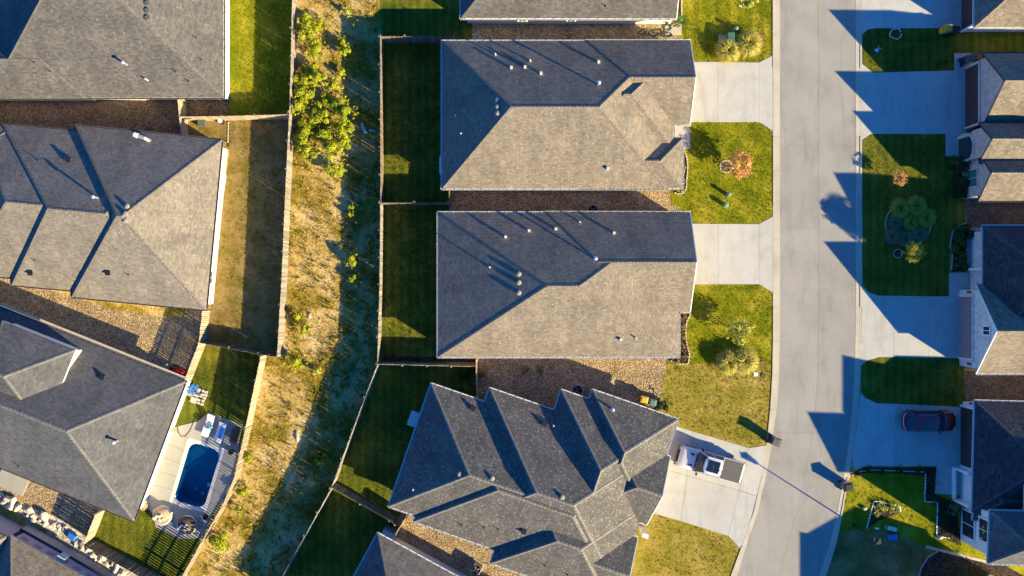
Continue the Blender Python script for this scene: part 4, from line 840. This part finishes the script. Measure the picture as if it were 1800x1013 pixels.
# tall tree beyond the right edge that throws the ragged shade on the road
tall = thing('tall_tree', 'tall leafy tree past the right edge, seen by its ragged shadow on the road', 'tree', tuple(W(1908, 640))); tr_ = MB().tube([(0, 0, -.1), (.1, 0, 4), (0, .1, 9)], .22, 8, .05); cr = MB()
for k in range(16):
    a = k*2.4; hh = 5.2 + k*.32; d = 2.2*(1 - (k/20)); q = Vector((math.cos(a)*d, math.sin(a)*d, hh)); tr_.tube([(0, 0, hh-1.2), q], .06, 5, .02); leaves(cr, q, 1.0, 420, .2)
tr_.build('trunk', 'bark', tall); cr.build('crown', 'leaf_green', tall)
# ------------------------------------------------------------------ vehicles
def loft(st, mat, name, parent, n=4):
    b = MB(); rings = []
    for x, w_, z0, z1, cr in st:
        prof = [(-w_*.94, z0), (-w_, z0+(z1-z0)*.35), (-w_*.995, z0+(z1-z0)*.72), (-w_*.93, z1-.02), (-w_*.78, z1+cr*.4), (-w_*.4, z1+cr*.85), (0, z1+cr)]
        prof = prof + [(-y, z) for y, z in prof[-2::-1]]; rings.append(len(b.v)); b.v += [(x, y, z) for y, z in prof]; m = len(prof)
    for k in range(len(rings)-1):
        for q in range(m-1): b.f.append((rings[k]+q, rings[k]+q+1, rings[k+1]+q+1, rings[k+1]+q))
        b.f.append((rings[k]+m-1, rings[k], rings[k+1], rings[k+1]+m-1))
    b.f.append(tuple(rings[0]+q for q in range(m))[::-1]); b.f.append(tuple(rings[-1]+q for q in range(m)))
    o = b.build(name, mat, parent); bm = bmesh.new(); bm.from_mesh(o.data); bmesh.ops.recalc_face_normals(bm, faces=bm.faces); bm.to_mesh(o.data); bm.free()
    for p_ in o.data.polygons: p_.use_smooth = True
    md = o.modifiers.new('round', 'SUBSURF'); md.levels = 2; md.render_levels = 2; return o
def cabin(root, body, xb0, xb1, xr0, xr1, wb, wr, zb, zr, paintm, sunroof=None, rear_glass=True):
    """greenhouse: glass on four sides, painted pillars and roof"""
    F = lambda s: [(xb0, s*wb, zb), (xr0, s*wr, zr-.06)]
    A_, B_ = (xb0, -wb, zb), (xb0, wb, zb); C_, D_ = (xr0, wr, zr-.07), (xr0, -wr, zr-.07); E_, G_ = (xb1, -wb, zb), (xb1, wb, zb); H_, I_ = (xr1, wr, zr-.07), (xr1, -wr, zr-.07)
    V = Vector
    def mid(a, b, t): return tuple(V(a).lerp(V(b), t))
    bow = lambda a, b, k: tuple((V(a)+V(b))/2 + V((k, 0, 0)))
    w_ = MB(); cv = [k/4 - 1 for k in range(9)]
    for s0, s1 in zip(cv, cv[1:]): w_.poly([(xb0 + .2*(1-s0*s0), s0*wb, zb), (xb0 + .2*(1-s1*s1), s1*wb, zb), (xr0 + .14*(1-s1*s1), s1*wr, zr-.07), (xr0 + .14*(1-s0*s0), s0*wr, zr-.07)])
    w_.build('windshield', 'car_glass', root)
    r_ = MB(); r_.poly([G_, E_, I_, H_]); r_.build('rear_window', 'car_glass', root)
    for s in (-1, 1):
        a, b, c, d = (xb0, s*wb, zb), (xb1, s*wb, zb), (xr1, s*wr, zr-.07), (xr0, s*wr, zr-.07); g_ = MB(); g_.poly([a, b, c, d]); g_.build('side_window', 'car_glass', root)
        p_ = MB(); p_.tube([a, d], .045, 6); p_.tube([b, c], .055, 6); p_.tube([mid(a, b, .52), mid(d, c, .5)], .04, 6); p_.tube([a, b], .03, 6); p_.tube([d, c], .05, 6); p_.build('pillar', paintm, root)
    L_ = xr0 - xr1; st = [(xr0+.15, wr*.5, zr-.09, zr-.06, .0), (xr0+.08, wr*.85, zr-.09, zr-.03, .03), (xr0-.2, wr, zr-.09, zr-.01, .05), ((xr0+xr1)/2, wr*1.01, zr-.09, zr, .055), (xr1+.15, wr, zr-.09, zr-.01, .05), (xr1-.04, wr*.93, zr-.09, zr-.04, .03)]
    rf = loft(st, paintm, 'cab_roof', root)
    if sunroof:
        x0, x1, hw = sunroof
        for a, b in ((x0, (x0+x1)/2+.015), ((x0+x1)/2-.015, x1)): bevel(MB().box(((a+b)/2, 0, zr+.045), (abs(a-b), hw*2, .03)).build('sunroof_glass', 'panel_glass', rf), .01, 1)
    return rf
def wheels(root, xs, y, r=.38):
    for x in xs:
        for s in (-1, 1):
            t_ = MB().tube([(x, s*(y-.13), r), (x, s*(y+.1), r)], r, 18).build('wheel', 'rubber', root); MB().tube([(x, s*(y+.06), r), (x, s*(y+.112), r)], r*.62, 12).build('rim', 'steel', t_)
ang = -math.atan2(31, 111)
tk = thing('pickup_truck', 'white pickup with grey bed cover and glass roof panel on the driveway', 'truck', tuple(W(1243.5, 812.5)), ang + math.pi)
bd = loft([(2.86, .70, .5, .8, 0), (2.80, .86, .42, .95, .02), (2.62, .94, .38, 1.06, .05), (2.2, .965, .36, 1.11, .07), (1.45, .97, .36, 1.16, .07), (1.2, .975, .36, 1.16, .03), (-.9, .975, .36, 1.16, .0), (-2.5, .97, .4, 1.15, .0), (-2.82, .95, .45, 1.13, .0), (-2.95, .8, .5, 1.05, 0)], 'paint_white', 'body', tk)
cabin(tk, bd, 1.22, -1.0, .58, -.84, .93, .71, 1.14, 1.84, 'paint_white', (.42, -.6, .5))
bevel(MB().box((-1.87, 0, 1.185), (1.8, 1.78, .05)).build('bed_cover', 'grey_cover', tk), .02, 2)
for s in (-1, 1):
    MB().box((-1.87, s*.91, 1.17), (1.7, .05, .04)).build('bed_rail', 'paint_white', tk); m_ = MB().box((1.0, s*1.08, 1.18), (.14, .24, .16)).build('mirror', 'black_plastic', tk)
    MB().box((1.75, s*.48, 1.215), (.34, .15, .02), s*.25).build('hood_scoop', 'black_plastic', tk); MB().box((2.72, s*.72, .86), (.2, .3, .16)).build('headlight', 'galv_metal', tk); MB().box((-2.8, s*.86, .88), (.06, .12, .36)).build('tail_light', 'lamp_red', tk)
MB().box((2.85, 0, .78), (.08, 1.1, .34)).build('grille', 'black_plastic', tk); MB().box((2.88, 0, .5), (.2, 1.8, .2)).build('bumper', 'grey_metal', tk); MB().box((-2.92, 0, .52), (.16, 1.8, .2)).build('bumper', 'grey_metal', tk)
MB().box((-.78, .22, 1.93), (.05, .14, .03)).build('roof_antenna', 'black_plastic', tk); wheels(tk, (1.85, -1.85), .86, .4)
MB().box((1.34, 0, 1.2), (.1, 1.2, .02), 0, 1, 0, -.1).build('wiper_cowl', 'black_plastic', tk)
cr_ = thing('parked_car', 'dark maroon car parked in the shaded driveway', 'car', tuple(W(1626, 738)), 0.0)
bd = loft([(2.36, .55, .45, .66, 0), (2.28, .76, .34, .74, .02), (2.0, .87, .3, .86, .05), (1.5, .905, .28, .93, .07), (1.0, .91, .28, .97, .07), (.2, .915, .28, .98, .03), (-1.6, .91, .28, 1.0, .03), (-2.05, .88, .32, .98, .05), (-2.28, .78, .4, .9, .03), (-2.36, .62, .48, .78, 0)], 'paint_maroon', 'body', cr_)
cabin(cr_, bd, 1.12, -2.0, .38, -1.5, .84, .66, .97, 1.56, 'paint_maroon', None)
for s in (-1, 1):
    MB().box((.8, s*.99, 1.02), (.12, .2, .13)).build('mirror', 'paint_maroon', cr_); MB().box((2.15, s*.66, .78), (.24, .26, .1), -s*.4).build('headlight', 'galv_metal', cr_); MB().box((-.55, s*.68, 1.62), (1.5, .035, .03)).build('roof_rail', 'grey_metal', cr_)
b = MB(); b.tube([(-2.1, .74, .99), (-2.27, .55, .97), (-2.34, .25, .96), (-2.36, 0, .96), (-2.34, -.25, .96), (-2.27, -.55, .97), (-2.1, -.74, .99)], .028, 6); b.build('tail_light', 'tail_pale' if 'tail_pale' in M else plain('tail_pale', (.6, .5, .5), .2, .6), cr_)
wheels(cr_, (1.45, -1.45), .8, .34)
# ------------------------------------------------------------------ bins, boxes, utilities
def cart(px, py, label, mat, lid, rz=0.0, s=1.0):
    o = thing('wheeled_bin', label, 'bin', tuple(W(px, py)), rz); b = MB()
    b.box((0, 0, .5), (.58, .5, .96), 0, 1.14); bevel(b.build('body', mat, o), .02, 2); bevel(MB().box((.02, 0, 1.04), (.76, .64, .06), 0, .93).box((.02, 0, 1.09), (.6, .5, .05), 0, .8).build('lid', lid, o), .015, 2)
    MB().tube([(-.4, -.25, .98), (-.4, .25, .98)], .022, 6).build('handle', 'black_plastic', o)
    for q in (-1, 1): MB().tube([(-.26, q*.27, .13), (-.26, q*.33, .13)], .13, 12).build('wheel', 'rubber', o)
    o.scale = (s, s, s); return o
cart(1356, 772, 'black wheeled bin standing on the kerb near the pickup driveway', 'black_plastic', 'grey_cover', -.33, 1.18); cart(1482, 851, 'dark wheeled bin at the opposite kerb with pale rim', 'grey_metal', 'black_plastic', .2, 1.12)
cart(1656, 56, 'yellow wheeled bin beside the top right driveway', 'yellow_plastic', 'yellow_plastic', .1); cart(1669, 59, 'dark bin next to the yellow bin at the top right', 'black_plastic', 'black_plastic', 0.0)
cart(1692, 109, 'dark grey bin tipped beside the gabled brick house', 'black_plastic', 'grey_cover', .3, 1.1)
cart(1129, 700, 'yellow topped bin in the gravel corner near the speckled house', 'yellow_plastic', 'yellow_plastic', -.2, .95); cart(1144, 705, 'grey-green bin next to the yellow one near the speckled house', 'green_box', 'teal_plastic', -.2, .9)
def condenser(px, py, label, rz=0.0, s=1.0):
    o = thing('air_conditioner', label, 'air conditioner', tuple(W(px, py)), rz); MB().box((0, 0, .05), (1.25, 1.15, .1)).build('pad', 'stone_tan', o); bevel(MB().box((0, 0, .5), (.86, .86, .8)).build('casing', 'grey_metal', o), .03, 2)
    f = MB().lathe([(.36, .905), (.38, .93), (.40, .905)], (0, 0, 0), 24).build('fan_ring', 'black_metal', o); MB().lathe([(.36, .902), (.02, .904)], (0, 0, 0), 20).build('fan_well', 'black_plastic', o)
    for k in range(4):
        a = R(45+90*k); b = MB(); b.box((math.cos(a)*.19, math.sin(a)*.19, .925), (.24, .17, .012), a, 1, .3); b.build('fan_blade', 'grey_cover', f)
    for k in range(9): MB().box((0, -.435, .18+k*.08), (.78, .02, .02)).build('louver', 'black_metal', o)
    o.scale = (s, s, s)
condenser(1014, 684, 'air conditioner with four-blade fan on a pad above the speckled house', -.3); condenser(1041, 371, 'air conditioner half under the eave between the tan houses'); condenser(838, 996, 'pale-rimmed air conditioner in the gravel gap at the bottom', -.5, .95)
condenser(23, 552, 'small dark air conditioner beside the slate house gutter', -.4, .5)
t_ = thing('transformer_box', 'green utility transformer box on a pad near plumed grass', 'utility box', tuple(W(1281, 70))); bevel(MB().box((0, 0, .45), (.55, .75, .8)).build('cabinet', 'green_box', t_), .02, 2); MB().box((0, 0, .87), (.6, .8, .05), 0, .9).build('cover', 'green_box', t_); MB().box((-.285, 0, .45), (.02, .03, .6)).build('door_seam', 'black_metal', t_)
def pedestal(px, py, label, r=.16, h=.75):
    o = thing('utility_pedestal', label, 'utility post', tuple(W(px, py))); MB().lathe([(r*1.15, 0), (r*1.15, .1), (r, .12), (r*.94, h-.06)], (0, 0, 0), 14).build('post', 'green_cap', o); MB().lathe([(r*1.05, h-.06), (r*1.08, h), (r*.7, h+.07), (.01, h+.09)], (0, 0, 0), 14).build('cap', 'green_cap', o)
pedestal(1291, 54, 'pale green utility post behind the transformer box'); pedestal(1279, 343, 'pale green utility post on the front lawn, upper of two', .17, .62); pedestal(1274, 361, 'pale green utility post on the front lawn, lower of two', .19, .55)
def lid(px, py, label, mat='copper_lid'):
    o = thing('valve_lid', label, 'lid', tuple(W(px, py))); MB().lathe([(.2, 0), (.2, .06), (.18, .07), (.02, .075)], (0, 0, 0), 18).build('disc', mat, o); MB().lathe([(.22, 0), (.24, .03), (.25, 0)], (0, 0, 0), 18).build('collar', 'black_plastic', o)
lid(1340, 64, 'round copper-coloured lid by the top kerb, upper'); lid(1340, 79, 'round copper-coloured lid by the top kerb, lower'); lid(1339.5, 638, 'round copper-coloured lid beside the lower plumed grass'); lid(1341, 660, 'round brown lid next to the square white lid', 'bark')
t_ = thing('meter_lid', 'square white lid on the lawn below the lower plumed grass', 'lid', tuple(W(1328, 658))); bevel(MB().box((0, 0, .03), (.36, .34, .06)).build('frame', 'stucco_white', t_), .01, 1); MB().box((0, 0, .064), (.28, .26, .01)).build('plate', 'white_paint', t_)
def hose(label, pts, r=.02, mat='hose_green', name='garden_hose'):
    b = MB(); b.tube([W(p[0], p[1], 0) + Vector((0, 0, p[2] if len(p) > 2 else .06)) for p in pts], r, 6); b.sm = True; o = b.build(name, mat); tag(o, label, 'hose')
def coil(c, rx, ry, turns, n=18, drift=(0, 0)): return [(c[0] + rx*math.cos(6.283*k/n)*(1+.12*math.sin(k)) + drift[0]*k/n, c[1] + ry*math.sin(6.283*k/n)*(1+.12*math.cos(k*1.7)) + drift[1]*k/n, .06 + .002*k) for k in range(int(turns*n))]
hose('black hose lying in loose coils on the gravel by the top house', coil((1126, 56), 7, 5, 2.2, drift=(9, 1)) + coil((1150, 58), 9, 6, 2.3, drift=(7, 1)) + coil((1172, 62), 10, 4, 1.2), .03); hose('dark hose ring on the pad by the top house corner', coil((1174, 49), 6, 5, 2), .03)
hose('white hoop lying on the shaded lawn at the top right', coil((1574, 60), 10, 9, 1.05), .04, 'gutter_white', 'hoop')
hose('thin hose looping over the pool patio', [(312, 748), (314, 760), (318, 767), (326, 767), (334, 758), (341, 742), (346, 733), (352, 728), (355, 731), (352, 735), (347, 732)], .025)
t_ = thing('lawn_sprinkler', 'small light blue sprinkler toy on the shaded lawn', 'sprinkler', tuple(W(1541, 89))); MB().lathe([(.16, 0), (.16, .1), (.08, .16), (.05, .3)], (0, 0, 0), 12).build('base', 'blue_light' if 'blue_light' in M else plain('blue_light', (.15, .45, .7), .5), t_); MB().tube([(-.3, 0, .28), (.3, .1, .28)], .03, 6).tube([(0, -.28, .28), (.05, .3, .28)], .03, 6).build('arm', 'blue_light', t_)
lp = thing('street_lamp', 'black street lamp post with square lantern throwing a long thin shadow', 'street lamp', tuple(W(1501, 923)), .15)
MB().lathe([(.16, 0), (.16, .25), (.09, .45), (.07, .6)], (0, 0, 0), 12).build('base', 'black_metal', lp); MB().tube([(0, 0, .5), (0, 0, 4.1)], .06, 10, .045).build('pole', 'black_metal', lp)
ln_ = MB().box((0, 0, 4.16), (.22, .22, .06)).box((0, 0, 4.72), (.5, .5, .07), 0, .6).box((0, 0, 4.8), (.18, .18, .1), 0, .5)
for sx in (-1, 1):
    for sy in (-1, 1): ln_.tube([(sx*.1, sy*.1, 4.18), (sx*.21, sy*.21, 4.7)], .014, 5)
ln_ = ln_.build('lantern', 'black_metal', lp)
for k in range(4):
    a = R(90*k); c_, s_ = math.cos(a), math.sin(a); b = MB(); b.poly([(c_*.1 - s_*.09, s_*.1 + c_*.09, 4.2), (c_*.1 + s_*.09, s_*.1 - c_*.09, 4.2), (c_*.205 + s_*.19, s_*.205 - c_*.19, 4.68), (c_*.205 - s_*.19, s_*.205 + c_*.19, 4.68)]); b.build('pane', 'gutter_white', ln_)
# ------------------------------------------------------------------ pool furniture
def chaise(p0, p1, label, mat):
    a, b = W(*p0), W(*p1); u = b-a; o = thing('sun_lounger', label, 'lounger', tuple((a+b)/2), math.atan2(u.y, u.x), group='pool loungers'); ln = u.length
    bevel(MB().box((ln*.16, 0, .34), (ln*.66, .62, .09)).build('seat_pad', mat, o), .03, 2); bevel(MB().box((-ln*.33, 0, .46), (ln*.36, .62, .09), 0, 1, 0, R(28)).build('backrest', mat, o), .03, 2)
    for x in (-.4, .42):
        for s in (-1, 1): MB().box((x*ln, s*.27, .15), (.06, .06, .3)).build('leg', 'wicker_white', o)
    f = MB()
    for s in (-1, 1): f.box((0, s*.32, .29), (ln*.96, .04, .05))
    f.build('frame', 'wicker_white', o); return o
chaise((376, 727), (361, 766), 'white lounger with a dark bag and towel on it', 'white_paint'); chaise((396, 741), (383, 777), 'white lounger with a blue towel, nearer the fence', 'white_paint')
b = MB().box(tuple(W(393.5, 757) + Vector((0, 0, .44))), (.4, 1.4, .05), -.33); tag(bevel(b.build('beach_towel', 'blue_plastic'), .02, 1), 'blue towel spread on the lounger nearer the fence', 'towel')
b = MB(); c = W(370, 745) + Vector((0, 0, .48)); b.tube([c + Vector((math.cos(t*.6)*.28, math.sin(t*.6)*.24, .02*t)) for t in range(12)], .035, 6); tag(b.build('pool_vacuum_hose', 'black_plastic'), 'dark coiled pool hose lying on the white lounger', 'hose')
bevel(tag(MB().box(tuple(c + Vector((.1, -.25, 0))), (.5, .3, .12), .5).build('folded_towel', 'blue_light'), 'pale blue crumpled towel below the coiled hose on the lounger', 'towel'), .04, 2)
t_ = thing('deck_box', 'black storage box against the pool fence', 'storage box', tuple(W(416, 763)), -.27); bevel(MB().box((0, 0, .3), (.55, 1.25, .58)).build('chest', 'black_plastic', t_), .02, 1); bevel(MB().box((0, 0, .62), (.6, 1.3, .05)).build('lid', 'black_plastic', t_), .01, 1)
def planter(px, py, label, mat='black_plastic', fol='leaf_dark', r=.22):
    o = thing('planter', label, 'planter', tuple(W(px, py))); MB().lathe([(r*.75, 0), (r, .35), (r*1.08, .37), (r*.9, .36), (.02, .33)], (0, 0, 0), 14).build('pot', mat, o); c_ = MB(); leaves(c_, Vector((0, 0, .5)), r*1.1, 70, .08); c_.build('foliage', fol, o)
planter(409, 793, 'dark pot against the pool fence'); planter(364, 907, 'dark pot beside the lower end of the pool'); planter(303, 753, 'pot of orange flowers at the corner of the pool house', 'stone_tan', 'leaf_orange', .26); planter(256, 888, 'pot of orange flowers by the pool house lower corner', 'stone_tan', 'leaf_orange', .32)
def daybed(px, py, label, base, cush, hood, rz):
    o = thing('round_daybed', label, 'daybed', tuple(W(px, py)), rz); r = .84
    MB().lathe([(r*.92, 0), (r, .08), (r, .36), (r*.94, .4), (.02, .4)], (0, 0, 0), 28).build('base', base, o); MB().lathe([(r*.9, .4), (r*.92, .46), (r*.86, .52), (.02, .53)], (0, 0, 0), 28).build('cushion', cush, o)
    b = MB(); n = 14; rows = [(1.0, .4), (1.03, .7), (.98, .95), (.82, 1.15), (.6, 1.25)]
    for i in range(len(rows)-1):
        for k in range(n):
            p_ = []
            for (f, z), kk in ((rows[i], k), (rows[i], k+1), (rows[i+1], k+1), (rows[i+1], k)): t = R(20 + 140*kk/n); p_.append((math.cos(t)*r*f, math.sin(t)*r*f, z))
            b.poly(p_)
    b.build('canopy', hood, o)
    for x, y, a in ((-.3, -.15, .4), (.05, -.35, -.3), (-.05, .02, 1.0), (.3, -.1, .2), (-.42, -.42, .9)): bevel(MB().box((x, y, .6), (.36, .3, .1), a, .8, .25).build('pillow', 'fabric_pale' if cush != 'fabric_brown' else 'stucco_grey', o), .04, 2)
daybed(288, 905, 'round daybed with tan cushion and pillows, sunlit', 'wicker_white', 'fabric_tan', 'fabric_tan', -.5); daybed(331, 922, 'round daybed with dark canopy and grey pillows by the fence', 'wicker_white', 'fabric_brown', 'fabric_brown', -.5)
t_ = thing('lawn_mower', 'red mower parked against the pale fence beside the slate house', 'mower', tuple(W(315, 652)), -.42); bevel(MB().box((0, 0, .3), (1.15, .55, .3), 0, .85).build('deck', 'red_plastic', t_), .06, 3); bevel(MB().box((.1, 0, .52), (.5, .34, .2), 0, .8).build('engine_cover', 'red_plastic', t_), .05, 2); bevel(MB().box((-.62, 0, .34), (.28, .5, .36)).build('grass_bag', 'black_plastic', t_), .05, 2)
MB().tube([(-.55, -.25, .4), (-1.0, -.25, .85), (-1.0, .25, .85), (-.55, .25, .4)], .02, 6).build('handle', 'galv_metal', t_)
for x in (-.4, .42):
    for s in (-1, 1): MB().tube([(x, s*.26, .13), (x, s*.34, .13)], .13, 12).build('wheel', 'rubber', t_)
random.seed(5)
t_ = thing('block_pile', 'pile of white blocks on the grass by the pool house wall', 'blocks', tuple(W(343, 694))); e_ = 0
for i in range(4):
    for j in range(5):
        bevel(MB().box((.1+i*.3 - j*.09 + random.gauss(0, .03), .55-j*.27 - i*.1 + random.gauss(0, .03), .09), (.25, .21, .18), -.35+random.gauss(0, .2)).build('block', 'stone_white', t_), .02, 1)
MB().box((-.42, .25, .14), (.55, .7, .05), -.4, 1, .1).build('plank', 'fabric_tan', t_); MB().box((-.1, -.45, .12), (.5, .5, .06), -.4).build('plank', 'gutter_white', t_)
b = MB(); c = W(341, 688)
for k in range(9): b.box(tuple(c + Vector((random.uniform(-.35, .6), random.uniform(-.2, .5), .28+random.uniform(0, .1)))), (random.uniform(.25, .5), .22, .03), random.uniform(0, 3), 1, random.gauss(0, .35), random.gauss(0, .3))
tag(b.build('blue_tarp', 'blue_plastic'), 'crumpled blue tarp on the pile of white blocks', 'tarp')
# parched yard bits
t_ = thing('storage_tub', 'square dark grey tub below the crossing fence', 'tub', tuple(W(358, 218)), .05); bevel(MB().box((0, 0, .25), (.62, .6, .5), 0, 1.05).build('tub', 'grey_cover', t_), .02, 1); bevel(MB().box((0, 0, .53), (.7, .66, .05)).build('lid', 'grey_cover', t_), .02, 1)
t_ = thing('round_barrel', 'round barrel with white lid below the crossing fence', 'barrel', tuple(W(391, 215))); MB().lathe([(.22, 0), (.25, .3), (.22, .6)], (0, 0, 0), 16).build('drum', 'black_plastic', t_); MB().lathe([(.2, .6), (.2, .63), (.02, .64)], (0, 0, 0), 16).build('lid', 'white_paint', t_)
bed('yard_edge', [(400, 213), (404, 213), (403, 258), (399, 258)], 'pale edging line in the parched yard', [(402, 214), (400.5, 256)], 'edging_stone')
tag(bevel(MB().box(tuple(W(131, 941) + Vector((0, 0, .35))), (.7, .5, .4), -.5).build('blue_crate', 'blue_plastic'), .03, 1), 'blue crate in fence shade between boulders and slate house', 'crate')
tag(MB().box(tuple(W(22, 848) + Vector((0, 0, .05))), (2.6, 1.5, .1), -.4).build('concrete_pad', 'patio_concrete'), 'pale concrete pad on the gravel below the slate house', 'pad')
# boulders
random.seed(21)
def rock_mesh(k, mat='stone_white'):
    bm = bmesh.new(); bmesh.ops.create_icosphere(bm, subdivisions=2, radius=.5); r = random.Random(k); ax_ = [(Vector((r.gauss(0, 1), r.gauss(0, 1), r.gauss(0, 1))).normalized(), r.uniform(.28, .42)) for _ in range(9)]
    for v in bm.verts:
        for n_, d_ in ax_:
            e = v.co.dot(n_) - d_
            if e > 0: v.co -= n_*e
    m_ = bpy.data.meshes.new('boulder'); bm.to_mesh(m_); bm.free(); m_.materials.append(M[mat]); return m_
rocks = [rock_mesh(k) for k in range(6)]
line = [(-12, 866), (10, 877), (36, 893), (72, 908), (104, 921), (126, 942), (150, 962), (186, 980), (205, 998), (228, 1015)]
sheet('stone_strip', [(-40, 860), (-12, 858), (40, 884), (110, 915), (165, 955), (262, 1012), (240, 1040), (190, 1013), (140, 972), (80, 930), (20, 896), (-40, 875)], .012, 'gravel_white' if 'gravel_white' in M else gravel_mat('gravel_white', [(.3, .24, .18), (.48, .42, .34), (.66, .6, .52)], 5))
LP = resample(line, .55)
for k, p in enumerate(LP):
    for j in range(2):
        s = random.uniform(.45, .95) if j == 0 else random.uniform(.3, .6); o = bpy.data.objects.new('boulder', random.choice(rocks)); o.location = p + Vector((random.uniform(-.3, .3) + j*.45, random.uniform(-.3, .3) - j*.55, s*.22)); o.scale = (s*1.3, s*.9, s*.75); o.rotation_euler = (random.gauss(0, .2), random.gauss(0, .2), random.uniform(0, 3)); link(o); tag(o, (ordn[k] if k < len(ordn) else 'last') + (' larger boulder from the left edge, row beside the unfinished house' if j == 0 else ' smaller boulder from the left edge, row beside the unfinished house'), 'boulder', 'pale boulder row')
for x_, y_, s, l_ in ((545, 555, .45, 'flat white stone on the straw near the fence end, upper'), (547, 593, .4, 'flat white stone on the straw near the fence end, lower'), (523, 767, .6, 'white stone pile half buried in the lower strip'), (640, 226, .7, 'pale branch-like stone in the shaded gully, large'), (655, 230, .5, 'pale stone in the shaded gully beside the larger one'), (497, 826, .3, 'small white stone at the shadow edge near the pool fence'), (1301, 11, .3, 'stone at the foot of the lime young tree')):
    o = bpy.data.objects.new('stone', rocks[int(x_) % 6]); o.location = W(x_, y_) + Vector((0, 0, s*.12)); o.scale = (s*1.7, s*.7, s*.45); o.rotation_euler = (0, 0, x_*.7); link(o); tag(o, l_, 'stone')
# things on the lower right lawn
t_ = thing('oblong_tub', 'pale yellow-topped oblong tub lying on the lower right lawn', 'tub', tuple(W(1565, 928)), -.25); bevel(MB().box((0, 0, .14), (1.15, .45, .26), 0, 1.05).build('hull', 'teal_plastic', t_), .12, 3); bevel(MB().box((.05, 0, .29), (.8, .34, .04)).build('deck', 'stucco_cream' if 'stucco_cream' in M else plain('stucco_cream', (.6, .58, .4), .7), t_), .02, 1)
t_ = thing('toy_box', 'blue plastic box in shade below the oblong tub', 'box', tuple(W(1567, 943)), .1); bevel(MB().box((0, 0, .15), (.7, .38, .3)).build('tub', 'blue_plastic', t_), .04, 2); bevel(MB().box((0, 0, .32), (.74, .42, .03)).build('lid', 'blue_plastic', t_), .01, 1)
t_ = thing('garden_sign', 'small white garden marker in the street bed', 'marker', tuple(W(1538, 927)), .2); MB().box((0, 0, .2), (.04, .04, .4)).build('stake', 'white_paint', t_); MB().box((0, 0, .42), (.34, .08, .1)).build('plate', 'white_paint', t_)
for x_, y_, l_ in ((1519, 893, 'rounded pinkish stone left of the street bed'), (1652, 944, 'orange-brown stone at the end of the white edging')):
    o = bpy.data.objects.new('stone', rocks[2]); o.location = W(x_, y_) + Vector((0, 0, .1)); o.scale = (.5, .4, .35); link(o); tag(o, l_, 'stone');
